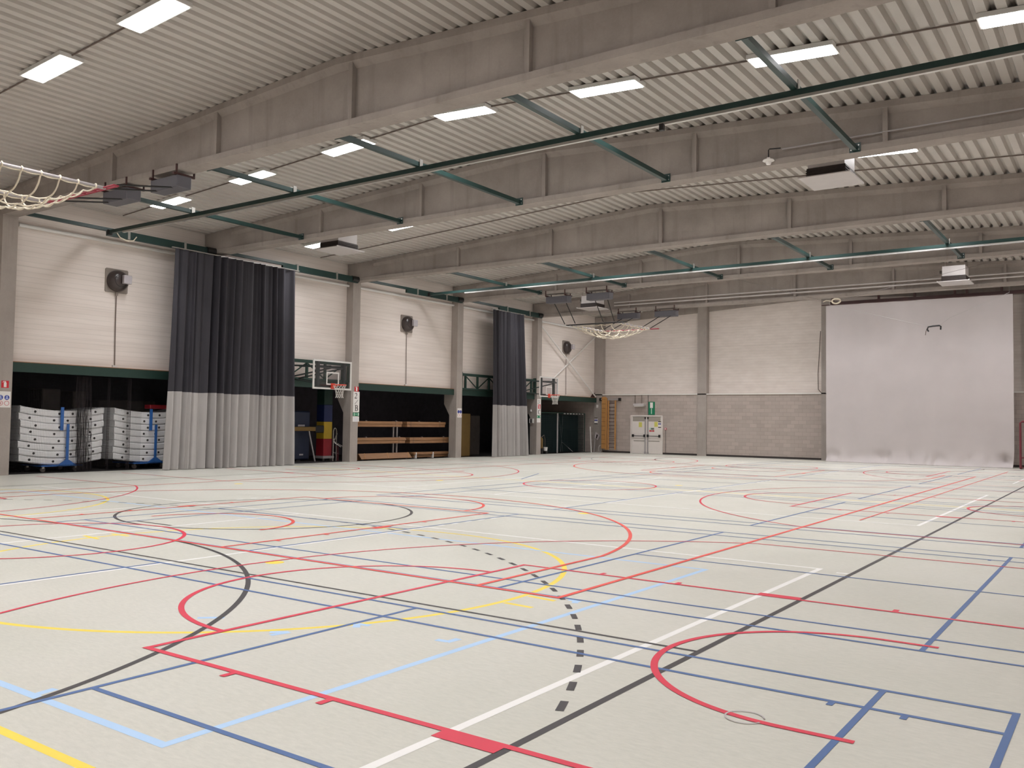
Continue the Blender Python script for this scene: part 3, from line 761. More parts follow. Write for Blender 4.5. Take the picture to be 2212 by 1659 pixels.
# crossed wind braces in the corner bay
for a, b_, lb in (((-26.01, 39.5, 6.95), (-26.01, 45.5, 3.27), 'pale diagonal brace falling to the corner, behind the farthest fan'), ((-26.10, 40.3, 3.75), (-26.10, 45.5, 6.8), 'pale diagonal brace rising to the corner, behind the farthest fan')):
    tag(MB().tube([a, b_], 0.038, 8).build('wind_brace', M['white']), lb, 'brace', 'crossed braces in the corner bay')
tag(MB().prism([(45.2, 3.225), (45.5, 3.225), (45.5, 3.5)], 'x', -26.2, -26.06).build('gusset_plate', M['brown']), 'dark triangular gusset at the foot of the falling brace', 'bracket')

# ---------------------------------------------------------------- green trusses and basketball boards
def truss(y0, y1, label):
    t = thing('wall_truss', label, 'truss', (-25.95, (y0+y1)/2, 3.2), 'green wall trusses')
    x = -25.95
    MB().box(x-0.06, x+0.06, y0, y1, 3.86, 3.98).build('top_chord', M['greenfascia'], t)
    MB().box(x-0.06, x+0.06, y0, y1, 3.205, 3.28).build('bottom_chord', M['greenfascia'], t)
    n = 6; st = (y1-y0-0.7)/n
    for k in range(n+1):
        yy = y0+0.35+st*k; MB().box(x-0.04, x+0.04, yy-0.045, yy+0.045, 3.28, 3.86).build('upright', M['greenfascia'], t)
        if k < n:
            p, q = ((yy+0.04, 3.84), (yy+st-0.04, 3.30)) if k % 2 == 0 else ((yy+0.04, 3.30), (yy+st-0.04, 3.84))
            MB().bar((x, p[0], p[1]), (x, q[0], q[1]), 0.04, 0.04, (1, 0, 0)).build('diagonal', M['greenfascia'], t)
    for yy in (y0, y1-0.03): MB().box(x-0.09, x+0.09, yy, yy+0.03, 3.22, 4.04).build('end_plate', M['greenfascia'], t)
truss(19.0, 25.3, 'green steel truss carrying the large backboard between columns'); truss(32.6, 38.9, 'green steel truss carrying the smaller backboard, crossed by the narrow curtain')
def hoop(xb, yc, w, z0, z1, zr, label, arms, frame_mat='boardframe'):
    t = thing('basketball_board', label, 'backboard', (xb, yc, z0), 'wall mounted basketball backboards')
    y0, y1 = yc-w/2, yc+w/2
    MB().box(xb, xb+0.012, y0+0.04, y1-0.04, z0+0.04, z1-0.04).build('glass_panel', M['glass'], t)
    f = 0.06
    b = MB()
    for d in ((y0, y1, z0, z0+f), (y0, y1, z1-f, z1), (y0, y0+f, z0+f, z1-f), (y1-f, y1, z0+f, z1-f)): b.box(xb-0.02, xb+0.02, *d)
    b.build('white_border', M['whitesteel'], t)
    s = w/1.8; a0, a1, b0, b1 = yc-0.295*s, yc+0.295*s, zr+0.0, zr+0.45*s
    b = MB(); g = 0.05
    for d in ((a0, a1, b0, b0+g), (a0, a1, b1-g, b1), (a0, a0+g, b0+g, b1-g), (a1-g, a1, b0+g, b1-g)): b.box(xb+0.013, xb+0.018, *d)
    b.build('target_square', M['whitesteel'], t)
    for sy in (-0.34, 0.34):
        MB().box(xb-0.14, xb-0.03, yc+sy*w-0.05, yc+sy*w+0.05, z0+0.02, z1-0.06).build('back_post', M[frame_mat], t)
    for ya_ in arms:
        MB().bar((xb-0.14, ya_, z1-0.2), (-25.89, ya_, z1-0.1), 0.06, 0.06).build('arm', M[frame_mat], t)
        MB().bar((xb-0.14, ya_, z1-0.26), (-25.89, ya_, 3.25), 0.045, 0.045).build('brace', M[frame_mat], t)
        MB().bar((xb-0.14, ya_, z0+0.12), (-25.89, ya_, 3.24), 0.045, 0.045).build('brace', M[frame_mat], t)
    MB().box(xb-0.12, xb-0.06, yc-0.34*w, max(arms[-1], yc+0.34*w)+0.03, z1-0.28, z1-0.22).box(xb-0.12, xb-0.06, yc-0.34*w, max(arms[-1], yc+0.34*w)+0.03, z0+0.08, z0+0.14).build('cross_member', M[frame_mat], t)
    rc = (xb+0.15+0.225, yc, zr)
    rim = MB().tube([(rc[0]+0.228*math.cos(a), rc[1]+0.228*math.sin(a), zr) for a in [2*PI*k/32 for k in range(32)]], 0.014, 8, closed=True).build('rim', M['orange'], t)
    MB().box(xb+0.02, xb+0.04, yc-0.09, yc+0.09, zr-0.14, zr+0.06).prism([(xb+0.04, zr+0.01), (xb+0.04, zr-0.10), (xb+0.16, zr-0.02), (xb+0.16, zr+0.01)], 'y', yc-0.09, yc+0.09).build('rim_mount', M['orange'], t)
    WL[rim.name] = WL[t.name]
    b = MB(); H = [(0.225, -0.01), (0.19, -0.10), (0.15, -0.20), (0.125, -0.30), (0.12, -0.40), (0.14, -0.46)]
    n = 12
    for s_ in (1, -1):
        for k in range(n):
            b.tube([(rc[0]+r_*math.cos(2*PI*(k+s_*i*0.5)/n), rc[1]+r_*math.sin(2*PI*(k+s_*i*0.5)/n), zr+h) for i, (r_, h) in enumerate(H)], 0.007, 5)
    b.build('hoop_net', M['cotton'], rim)
    return t
hoop(-23.45, 22.07, 1.85, 2.77, 3.81, 2.93, 'large basketball backboard with orange hoop beside the big curtain', (22.12, 22.66))
hoop(-23.55, 36.55, 1.68, 2.955, 3.95, 3.06, 'smaller basketball backboard with orange hoop beyond the narrow curtain', (37.36,))

# ---------------------------------------------------------------- signs on the columns
SX = XF
def plate(name, label, y0, y1, z0, z1, m, cat='sign', d=0.006, group=None):
    t = thing(name, label, cat, (SX, (y0+y1)/2, z0), group)
    MB().box(SX, SX+d, y0, y1, z0, z1).build('sign_panel', m, t)
    return t
def ink(t, pieces, m, nm='print', x=None, d=0.004):
    b = MB(); x = x if x is not None else SX+0.006
    for pc in pieces: b.prism(pc, 'x', x, x+d)
    return b.build(nm, m, t, smooth=False)
def bottle(y, z, s):       # fire extinguisher symbol
    return [[(y-0.22*s, z), (y+0.22*s, z), (y+0.22*s, z+0.72*s), (y+0.10*s, z+0.86*s), (y-0.10*s, z+0.86*s), (y-0.22*s, z+0.72*s)],
            [(y-0.09*s, z+0.85*s), (y+0.12*s, z+0.85*s), (y+0.12*s, z+1.0*s), (y-0.28*s, z+1.0*s), (y-0.45*s, z+0.82*s), (y-0.36*s, z+0.78*s), (y-0.2*s, z+0.92*s), (y-0.09*s, z+0.92*s)]]
def stroke(pts, ws):
    out = []
    for (a, b_), (w0, w1) in zip(zip(pts, pts[1:]), zip(ws, ws[1:])):
        d = (Vector(b_)-Vector(a)).normalized(); n = Vector((-d.y, d.x)); e = d*0.002
        A, B = Vector(a), Vector(b_)
        out.append([tuple(A-e+n*w0/2), tuple(A-e-n*w0/2), tuple(B+e-n*w1/2), tuple(B+e+n*w1/2)])
    return out
def place(strokes, y, z, w, h): return [[(y+p[0]*w, z+p[1]*h) for p in s_] for s_ in strokes]
def arcpts(c, rx, ry, a0, a1, n=10): return [(c[0]+rx*math.cos(math.radians(a0+(a1-a0)*i/n)), c[1]+ry*math.sin(math.radians(a0+(a1-a0)*i/n))) for i in range(n+1)]
def glyph(ch):
    if ch == '2':
        p = arcpts((0.5, 0.72), 0.36, 0.25, 165, -30, 12) + [(0.6, 0.38), (0.12, 0.08)]
        return stroke(p, [0.10]*3 + [0.07]*2 + [0.10, 0.14, 0.17, 0.18, 0.18, 0.17, 0.15, 0.14, 0.09, 0.06]) + [[(0.08, 0), (0.9, 0), (0.95, 0.2), (0.88, 0.2), (0.84, 0.13), (0.08, 0.13)]]
    if ch == '3':
        p = arcpts((0.45, 0.75), 0.33, 0.22, 150, -70, 10)
        q = arcpts((0.42, 0.27), 0.42, 0.26, 80, -150, 12)
        return stroke(p, [0.08]*4 + [0.12, 0.15, 0.17, 0.17, 0.15, 0.12, 0.09]) + stroke(q, [0.09, 0.12, 0.16, 0.19, 0.19, 0.18, 0.15, 0.12, 0.1, 0.09, 0.09, 0.1, 0.12])
    if ch == 'B':
        p = [(0.2, 0.965)] + [(0.5, 0.965)] + arcpts((0.5, 0.74), 0.32, 0.225, 90, -90, 10)
        q = [(0.2, 0.52)] + [(0.5, 0.52)] + arcpts((0.5, 0.275), 0.38, 0.245, 90, -90, 10) + [(0.2, 0.03)]
        return [[(0.2, 0), (0.38, 0), (0.38, 1), (0.2, 1)], [(0.05, 0), (0.5, 0), (0.5, 0.06), (0.05, 0.06)], [(0.05, 0.94), (0.5, 0.94), (0.5, 1), (0.05, 1)]] + \
            stroke(p, [0.07, 0.07, 0.07, 0.09, 0.13, 0.16, 0.18, 0.18, 0.18, 0.16, 0.12, 0.08, 0.06]) + stroke(q, [0.06, 0.06, 0.07, 0.09, 0.13, 0.17, 0.2, 0.2, 0.2, 0.17, 0.13, 0.09, 0.07, 0.07])
    if ch == '/': return [[(0.0, 0.0), (0.1, 0.0), (1.0, 1.0), (0.9, 1.0)]]
    if ch == 'C':
        p = arcpts((0.6, 0.5), 0.45, 0.46, 50, 310, 20)
        return stroke(p, [0.1, 0.08, 0.07, 0.07, 0.08, 0.1, 0.14, 0.17, 0.2, 0.21, 0.21, 0.21, 0.2, 0.17, 0.14, 0.1, 0.08, 0.07, 0.07, 0.07, 0.07]) + [[(0.86, 0.75), (0.93, 0.75), (0.93, 0.97), (0.86, 0.9)]]
t = plate('extinguisher_sign', 'red square fire extinguisher sign on the nearest left column', 11.87, 12.07, 2.45, 2.65, M['signred'])
ink(t, bottle(11.97, 2.47, 0.165), M['white'], 'white_symbol')
t = plate('safety_notice', 'white notice with two blue discs and two pale rings on the nearest left column', 11.76, 12.13, 1.90, 2.35, M['white'], 'notice')
for yy in (11.86, 12.03):
    MB().disc((SX+0.008, yy, 2.18), 0.068, 'x', 0.004).build('blue_disc', M['signblue'], t)
    ink(t, [[(yy-0.02, 2.19), (yy+0.02, 2.19), (yy+0.02, 2.23), (yy-0.02, 2.23)], [(yy-0.04, 2.14), (yy+0.04, 2.14), (yy+0.02, 2.185), (yy-0.02, 2.185)]], M['paleblue'], 'figure_symbol', SX+0.0105, 0.002)
    MB().ring((SX+0.006, yy, 2.02), 0.055, 0.068, 'x', 0.004).build('pale_ring', M['signpink'], t)
ink(t, [[(11.855, 1.99), (11.875, 1.99), (11.875, 2.05), (11.855, 2.05)]], M['signpink'], 'ring_symbol')
t = plate('extinguisher_sign', 'red oblong fire extinguisher sign above the 2/B strip', 25.53, 25.76, 2.85, 3.05, M['signred'])
ink(t, bottle(25.645, 2.87, 0.17), M['white'], 'white_symbol')
t = plate('column_number', 'tall white strip reading 2/B on a left column', 25.47, 25.82, 2.01, 2.84, M['white'])
ink(t, place(glyph('2'), 25.53, 2.565, 0.15, 0.22), M['signink'], 'digit_2'); ink(t, place(glyph('/'), 25.545, 2.335, 0.2, 0.17), M['signink'], 'slash'); ink(t, place(glyph('B'), 25.55, 2.06, 0.2, 0.235), M['signink'], 'letter_B')
t = plate('arrow_sign', 'small green and white direction sign under the 2/B strip', 25.47, 25.82, 1.855, 1.99, M['signgreen'])
ink(t, [[(25.52, 1.87), (25.56, 1.86), (25.56, 1.985), (25.52, 1.975)], [(25.74, 1.865), (25.81, 1.865), (25.81, 1.98), (25.74, 1.98)], [(25.58, 1.92), (25.71, 1.92), (25.71, 1.94), (25.58, 1.94)]], M['signpale'], 'white_marks')
t = plate('paper_notice', 'white printed sheet under the arrow sign on the 2/B column', 25.46, 25.82, 1.62, 1.835, M['white'], 'notice')
ink(t, [[(25.52, 1.66+i*0.055), (25.76, 1.66+i*0.055), (25.76, 1.668+i*0.055), (25.52, 1.668+i*0.055)] for i in range(3)], M['paleblue'], 'text_lines')
t = plate('column_number', 'narrow white strip reading 3 and C with a red mark, left column beyond the curtain', 38.97, 39.31, 2.08, 2.95, M['white'])
ink(t, place(glyph('3'), 39.02, 2.70, 0.15, 0.2), M['signink'], 'digit_3'); ink(t, place(glyph('C'), 39.06, 2.13, 0.22, 0.25), M['signink'], 'letter_C')
ink(t, [[(39.06, 2.43), (39.28, 2.43), (39.28, 2.66), (39.06, 2.66)]], M['signred'], 'red_symbol'); ink(t, bottle(39.17, 2.45, 0.18), M['white'], 'white_symbol', SX+0.0105)
t = plate('arrow_sign', 'small green and white direction sign under the 3 C strip', 38.96, 39.31, 1.94, 2.07, M['signgreen'])
ink(t, [[(38.98, 1.96), (39.06, 1.96), (39.03, 2.0), (39.06, 2.05), (38.98, 2.05)], [(39.22, 1.96), (39.30, 1.96), (39.30, 2.05), (39.22, 2.05)]], M['signpale'], 'white_marks')
plate('paper_notice', 'white sheet under the arrow sign on the 3 C column', 38.96, 39.30, 1.70, 1.925, M['white'], 'notice')
def notice(y0, y1, z0, z1, label, wall='x', xx=None, yy=None):
    if wall == 'x':
        t = plate('safety_notice', label, y0, y1, z0, z1, M['white'], 'notice'); c = (y0+y1)/2; h = (y1-y0)*0.24
        for s in (-1, 1): MB().disc((SX+0.008, c+s*h, z1-(z1-z0)*0.38), h*0.95, 'x', 0.004, 16).build('blue_disc', M['signblue'], t)
        for s in (-1, 1): MB().ring((SX+0.006, c+s*h, z0+(z1-z0)*0.25), h*0.7, h*0.85, 'x', 0.003, 16).build('pale_ring', M['signpink'], t)
    else:
        t = thing('safety_notice', label, 'notice', ((y0+y1)/2, yy, z0)); c = (y0+y1)/2; h = (y1-y0)*0.24
        MB().box(y0, y1, yy-0.008, yy, z0, z1).build('sign_panel', M['white'], t)
        for s in (-1, 1): MB().disc((c+s*h, yy-0.011, z1-(z1-z0)*0.4), h*0.95, 'y', 0.004, 16).build('blue_disc', M['signblue'], t)
        MB().box(y0, y1, yy-0.011, yy-0.008, z0, z0+0.045).box(y0, y1, yy-0.011, yy-0.008, z1-0.045, z1).build('dark_strip', M['signink'], t)
    return t
notice(32.22, 32.55, 1.88, 2.31, 'small white notice with blue discs on the column right of the benches')
notice(-26.15, -25.93, 1.66, 2.03, 'small white notice with blue discs on the corner column', 'y', yy=YB-0.06)
t = thing('control_box', 'small white and black wall box on the side of the 3 C column', 'control box', (-26.1, 38.93, 1.66))
MB().box(-26.24, -26.0, 38.85, 38.941, 1.66, 1.9).build('case', M['whitesteel'], t); MB().box(-26.17, -26.08, 38.845, 38.852, 1.67, 1.89).build('dark_panel', M['black'], t)
tag(MB().lathe([(0.0, 0.12), (0.03, 0.12), (0.06, 0.0), (0.0, 0.0)], (-26.18, 38.9, 2.27), 12).build('cone_lamp', M['whitesteel']), 'tiny white cone-shaped fitting beside the 3 C column', 'lamp')
tag(MB().box(-25.96, -25.90, 45.50, 45.645, 2.62, 2.8).build('corner_sensor', M['white']), 'tiny white sensor box near the corner column', 'sensor')

# ---------------------------------------------------------------- storage bay 1: stacks of white slabs behind a net
def slab_stack(yc, w, names, tall):
    xb, xa = -27.75, -26.5
    n = 8; th = 0.205
    def zsag(u): return 0.13*(2*u-1)**2
    rnd = random.Random(int(yc*10))
    for k in range(n):
        y0, y1 = yc-w/2 + rnd.uniform(-0.03, 0.03), yc+w/2+rnd.uniform(-0.03, 0.03); z0 = 0.21+k*th
        dx = rnd.uniform(-0.02, 0.02)
        t = thing('foam_slab', names % ['lowest', 'second from the bottom', 'third from the bottom', 'fourth from the bottom', 'fourth from the top', 'third from the top', 'second from the top', 'topmost'][k], 'foam slab', (xa-0.6, yc, z0), 'white foam slabs in the storage bay')
        rings = []
        for i in range(17):
            u = i/16; y = y0+(y1-y0)*u; zz = z0+zsag(u); r_ = 0.03
            rings.append([(xb, y, zz+0.005), (xa-r_+dx, y, zz+0.005), (xa+dx, y, zz+r_+0.005), (xa+dx, y, zz+th-0.006-r_), (xa-r_+dx, y, zz+th-0.006), (xb, y, zz+th-0.006)])
        MB().loft(rings).build('slab_body', M['slab'], t)
        for u in (0.14, 0.42, 0.58, 0.86):
            uu = u + (0.03 if k % 2 else -0.02); y = y0+(y1-y0)*uu
            MB().disc((xa+dx+0.003, y, z0+zsag(uu)+th*0.5), 0.036, 'x', 0.008, 14).build('hole', M['hole'], t)
def trolley(yc, w, label):
    t = thing('slab_trolley', label, 'trolley', (-27.1, yc, 0), 'blue trolleys under the foam slabs')
    MB().box(-27.7, -26.46, yc-0.62, yc+0.62, 0.165, 0.205).build('base_plate', M['blue'], t)
    for yy, z1, ww in ((yc+0.12, 1.44, 0.075), (yc-0.06, 1.95, 0.09)):
        x0 = -26.44 if ww < 0.08 else -26.462
        MB().box(x0-0.0, x0+0.035, yy-ww/2, yy+ww/2, 0.205 if ww < 0.08 else 1.25, z1).build('upright', M['blue'], t)
    MB().prism([(yc-0.15, 0.205), (yc+0.40, 0.205), (yc+0.18, 0.36), (yc+0.08, 0.36)], 'x', -26.452, -26.41).build('foot_plate', M['blue'], t)
    for sx in (-27.55, -26.62):
        for sy in (-0.5, 0.5):
            c = MB().disc((sx, yc+sy, 0.075), 0.075, 'x', 0.05, 18).build('caster', M['rubber'], t)
            MB().box(sx-0.035, sx+0.035, yc+sy-0.03, yc+sy+0.03, 0.10, 0.166).build('caster_fork', M['alu'], c)
slab_stack(14.0, 2.55, 'white curved foam slab in the stack nearest the camera, %s', 1); trolley(14.0, 2.5, 'blue wheeled trolley under the foam stack nearest the camera')
slab_stack(16.95, 2.6, 'white curved foam slab in the stack against the curtain, %s', 2); trolley(16.95, 2.5, 'blue wheeled trolley under the foam stack against the curtain')
tag(MB().bbox(-26.9, -26.55, 16.92, 17.6, 1.965, 2.1, 0.02).build('red_block', M['redvinyl']), 'red flat block lying on the foam stack beside the curtain', 'block')
t = thing('storage_net', 'black see-through net hung across the storage bay in front of the foam slabs', 'net curtain', (-26.3, 14.3, 0))
b = MB(); N = 160
def ny(u): return 12.2 + 4.23*u
rows = []
for z in (0.03, 1.0, 2.0, 3.17):
    rows.append([(-26.3 + 0.03*math.sin(u*26+z*0.4), ny(u), z) for u in [i/N for i in range(N+1)]])
b.loft(rows, cap=False, closed=False); b.build('net_sheet', M['net'], t, recalc=False)
for y0, y1, nm in ((14.35, 14.85, 0), (15.95, 16.08, 1), (15.28, 15.38, 2)):
    b = MB(); n = 46 if nm == 0 else 9; rows = []
    for z in (0.03, 1.0, 2.0, 2.9):
        rows.append([(-26.3 + 0.05*math.sin(i*1.9+nm), y0 + (y1-y0)*i/n + 0.03*math.sin(i*2.7) - 0.1*(z/2.9)*(nm == 0), z) for i in range(n+1)])
    b.loft(rows, cap=False, closed=False); b.build('net_fold', M['netdense'], t, recalc=False)
for (y0, y1, x0, x1, z1), lb in zip(((14.25, 14.85, -29.2, -28.3, 2.55), (15.2, 15.65, -29.0, -28.2, 2.5), (16.2, 18.3, -29.4, -28.4, 2.25)),
        ('tall dim grey crate behind the foam slabs, left of the net seam', 'dim grey crate behind the gap between the foam stacks', 'wide dim grey crate behind the foam stack at the curtain')):
    tag(MB().bbox(x0, x1, y0, y1, 0.0, z1, 0.03).build('storage_crate', M['crate']), lb, 'crate', 'crates behind the foam slabs')

# ---------------------------------------------------------------- storage bay 2: mats and trolleys
t = thing('crash_mat', 'large navy crash mat standing on edge below the big backboard', 'mat', (-27.5, 23.3, 0))
MB().bbox(-27.9, -27.3, 21.6, 24.55, 0.06, 2.02, 0.05).build('cover', M['navy'], t)
for y0, y1, z0, z1 in ((22.95, 23.3, 1.86, 1.94), (23.9, 24.25, 1.40, 1.47), (24.0, 24.2, 0.24, 0.30)): MB().box(-27.3, -27.296, y0, y1, z0, z1).build('white_label', M['greybox'], t)
for y0 in (22.1, 23.9): MB().box(-27.85, -27.35, y0, y0+0.2, 0.0, 0.07).build('runner', M['black'], t)
tag(MB().bbox(-28.7, -28.1, 21.6, 24.6, 0.0, 1.95, 0.05).build('crash_mat', M['navy']), 'second navy crash mat standing behind the first one', 'mat')
t = thing('balance_beam', 'long wooden balance beam crossing the front of the navy mats', 'balance beam', (-27.0, 23.3, 0))
MB().bbox(-27.05, -26.93, 21.9, 24.55, 1.22, 1.39, 0.015).build('beam', M['mustard'], t)
MB().bbox(-27.08, -26.9, 24.5, 24.95, 1.15, 1.45, 0.03).build('end_pad', M['black'], t)
for yy in (22.2, 24.2): MB().bar((-26.99, yy, 1.22), (-26.99, yy+0.35, 0.0), 0.04, 0.05).build('leg', M['tube'], t)
t = thing('padded_pillar', 'upright padded pillar, blue above, yellow in the middle, red below', 'padded pillar', (-27.35, 25.3, 0))
for z0, z1, m, nm in ((0.2, 0.9, 'redvinyl', 'red_section'), (0.9, 1.6, 'yellow', 'yellow_section'), (1.6, 2.3, 'blockblue', 'blue_section'), (2.3, 2.95, 'greenfascia', 'green_section')):
    MB().bbox(-27.55, -27.1, 25.1, 25.56, z0, z1, 0.012).build(nm, M[m], t)
MB().box(-27.6, -27.0, 25.0, 25.6, 0.1, 0.2).build('base', M['tube'], t)
for yy in (25.1, 25.5): MB().disc((-27.1, yy, 0.05), 0.05, 'y', 0.04, 14).build('caster', M['rubber'], t)
for k, (yy, lb) in enumerate(((25.32, 'silver tube trolley frame right of the padded pillar, left one'), (25.62, 'silver and red tube trolley frame beside the 2/B column'))):
    t = thing('tube_trolley', lb, 'trolley', (-26.6, yy, 0), 'tube trolleys beside the padded pillar')
    y0, y1 = yy-0.02, yy+0.16; x0 = -26.75 if k == 0 else -26.95
    if k == 0:
        MB().tube([(x0, y0, 0.0), (x0, y0, 1.22), (x0, y0+0.04, 1.32), (x0, (y0+y1)/2, 1.35), (x0, y1-0.04, 1.32), (x0, y1, 1.22), (x0, y1, 0.0)], 0.018, 8).build('handle_frame', M['alu'], t)
        for z in (0.35, 0.9): MB().tube([(x0, y0, z), (x0, y1, z)], 0.012, 6).build('crossbar', M['alu'], t)
        MB().tube([(x0, y0, 0.82), (x0+0.1, y0+0.04, 0.72), (x0+0.35, y0+0.1, 0.58)], 0.016, 6).build('hook', M['alu'], t)
    else:
        MB().tube([(x0, y0+0.1, 1.12), (x0, y0-0.06, 0.85), (x0, y0+0.0, 0.75), (x0+0.3, y0+0.12, 0.6)], 0.018, 8).build('lever', M['alu'], t)
        MB().tube([(x0, y0, 0.6), (x0, y0+0.1, 0.4), (x0, y0+0.12, 0.0)], 0.02, 8).tube([(x0, y0+0.14, 0.6), (x0, y0+0.18, 0.3), (x0, y0+0.18, 0.0)], 0.02, 8).build('red_frame', M['darkred'], t)
        for z in (0.3, 0.7): MB().tube([(x0, y0-0.02, z), (x0, y0+0.2, z)], 0.012, 6).build('crossbar', M['tube'], t)

# ---------------------------------------------------------------- storage bay 3: benches
t = thing('bench_rack', 'grey upright rack posts holding the hanging benches', 'rack', (-26.75, 29.1, 0))
for yy in (28.92, 29.15): MB().box(-26.82, -26.77, yy-0.03, yy+0.03, 0, 1.66).build('post', M['tube'], t)
MB().box(-26.82, -26.5, 29.38, 29.44, 0.83, 0.88).build('hook', M['tube'], t)
def gbench(y0, y1, z0, z1, label, style):
    t = thing('gym_bench', label, 'bench', (-26.6, (y0+y1)/2, z0), 'wooden gym benches in the storage bay')
    xa, xb = -26.42, -26.76
    if style == 'hung':
        zm = (z0+z1)/2
        MB().bbox(xb, xa, y0, y1, zm+0.004, z1, 0.008).build('seat_board', M['bench'], t)
        MB().bbox(xb, xa-0.012, y0+0.03, y1-0.03, z0, zm-0.004, 0.008).build('beam_board', M['bench'], t)
        for yy in (y0+0.25, y1-0.45): MB().box(xa, xa+0.004, yy-0.006, yy+0.006, z0, z1).build('board_joint', M['cable'], t)
        for yy in (y0+1.1, y1-0.15): MB().box(xb+0.05, xb+0.12, yy-0.02, yy+0.02, z1, z1+0.04).build('lug', M['tube'], t)
    elif style == 'tilt':
        R = lambda yy: [(xa+0.02, yy, 0.03), (xa+0.06, yy, 0.05), (xb+0.2, yy, 0.28), (xb+0.16, yy, 0.26)]
        MB().loft([R(y0), R(y1)]).build('seat_board', M['bench'], t)
        for yy in (y0+0.3, y0+1.7, y1-0.12): MB().bar((xa+0.05, yy-0.07, 0.06), (xb+0.2, yy+0.06, 0.287), 0.02, 0.02).build('batten', M['bars'], t)
        for yy in (y0+0.2, y1-0.2): MB().box(xb, xa-0.08, yy-0.05, yy+0.05, 0, 0.07).build('foot', M['tube'], t)
        MB().box(xb+0.0, xb+0.18, y0+0.05, y1-0.05, 0.0, 0.26).build('beam_board', M['bench'], t)
    else:
        MB().bbox(xb, xa, y0, y1, 0.165, 0.275, 0.008).build('seat_board', M['bench'], t)
        MB().bbox(xb+0.05, xa-0.08, y0+0.05, y1-0.05, 0.035, 0.16, 0.008).build('beam_board', M['bench'], t)
        for yy in (y0+0.15, (y0+y1)/2+0.0, y1-0.12): MB().box(xb+0.02, xa+0.012, yy-0.03, yy+0.03, 0, 0.27).build('leg', M['white'], t)
gbench(26.0, 29.1, 1.41, 1.65, 'wooden gym bench in the top row, left one', 'hung'); gbench(29.4, 32.1, 1.41, 1.65, 'wooden gym bench in the top row, right one', 'hung')
gbench(26.0, 29.34, 0.69, 0.95, 'wooden gym bench in the middle row, left one', 'hung'); gbench(29.6, 32.4, 0.68, 0.94, 'wooden gym bench in the middle row, right one', 'hung')
gbench(26.55, 29.7, 0, 0.3, 'wooden gym bench tipped sideways on the floor, bottom left', 'tilt'); gbench(29.9, 32.55, 0, 0.28, 'wooden gym bench standing on pale legs on the floor, bottom right', 'stand')

# ---------------------------------------------------------------- storage bays 4 and 5
tag(MB().bbox(-26.85, -26.45, 33.2, 34.05, 0.0, 2.08, 0.03).build('mustard_mat', M['mustard']), 'mustard brown mat standing upright left of the narrow curtain', 'mat')
tag(MB().bbox(-27.6, -27.2, 33.9, 35.8, 0.0, 2.0, 0.03).build('brown_mat', M['crate']), 'dim brown mat standing behind the mustard mat', 'mat')
t = thing('net_goal', 'dark green netted goal frame standing in the corner bay', 'goal', (-26.6, 42.4, 0))
for yy in (40.1, 42.0, 45.0): MB().tube([(-26.45, yy, 0), (-26.45, yy, 2.25)], 0.03 if yy != 42.0 else 0.045, 8).build('post', M['tube'] if yy == 42.0 else M['greenfascia'], t)
MB().tube([(-26.45, 40.1, 2.25), (-26.45, 45.0, 2.25)], 0.03, 8).build('crossbar', M['greenfascia'], t)
b = MB()
for k in range(7): b.box(-26.42, -26.40, 42.6+k*0.33, 42.78+k*0.33, 2.19, 2.25)
b.build('white_ties', M['tube'], t)
b = MB(); b.loft([[(-26.5+0.02*math.sin(i*0.9), 40.1+i*0.1225, z) for i in range(41)] for z in (0.05, 2.24)], cap=False, closed=False); b.build('goal_net', M['greennet'], t, recalc=False)
b = MB(); b.loft([[(-26.9+0.05*math.sin(i*0.5), 42.3+i*0.09, z - (0.04*math.sin(i*0.35) if z > 1 else 0)) for i in range(31)] for z in (0.05, 1.3)], cap=False, closed=False); b.build('sagging_net', M['greennet'], t, recalc=False)
for p, q in (((-26.7, 42.55, 2.1), (-26.7, 43.0, 0.05)), ((-26.75, 43.05, 2.1), (-26.75, 42.85, 0.05)), ((-26.7, 42.9, 0.6), (-26.4, 43.6, 0.05))): MB().tube([p, q], 0.014, 6).build('net_pole', M['tube'], t)
tag(MB().bbox(-27.5, -27.0, 40.0, 45.2, 0.0, 2.15, 0.03).build('green_mat', simple('dark_green_vinyl', rgb(20, 29, 31), 0.7)), 'dark green mat wall behind the netted goal', 'mat')
t = thing('fire_extinguisher', 'ochre cylinder with hose standing at the foot of the 3 C column', 'fire extinguisher', (-26.25, 40.05, 0))
MB().lathe([(0.0, 0.3), (0.09, 0.3), (0.1, 0.33), (0.1, 0.78), (0.07, 0.86), (0.03, 0.9), (0.0, 0.92)], (-26.25, 40.05, 0), 16).build('cylinder', M['mustard'], t)
MB().tube([(-26.25, 40.05, 0.9), (-26.2, 40.25, 1.02), (-26.2, 40.35, 0.8), (-26.2, 40.36, 0.4)], 0.014, 6).build('hose', M['cable'], t)
MB().box(-26.33, -26.17, 39.97, 40.13, 0, 0.3).build('stand', M['black'], t)
t = thing('white_bucket', 'small white bucket standing before the green netted goal', 'bucket', (-26.0, 40.5, 0))
MB().lathe([(0.0, 0.16), (0.1, 0.16), (0.125, 0.36), (0.118, 0.36), (0.1, 0.2), (0.0, 0.2)], (-26.2, 40.4, 0), 18).build('bucket_body', M['white'], t)
MB().box(-26.3, -26.1, 40.3, 40.5, 0, 0.16).build('block', M['black'], t)
tag(MB().tube([(-25.95, 44.95, 0), (-26.1, 45.05, 1.5)], 0.03, 8).build('leaning_pole', M['white']), 'white pole leaning at the corner beside the netted goal', 'pole')
t = thing('tilted_panel', 'small grey panel tilted on its corner near the hall corner', 'panel', (-25.9, 45.35, 0.7))
MB().prism([(45.18, 1.2), (45.05, 0.85), (45.38, 0.72), (45.62, 0.98)], 'x', -25.8, -25.77).build('panel_board', M['greybox'], t)
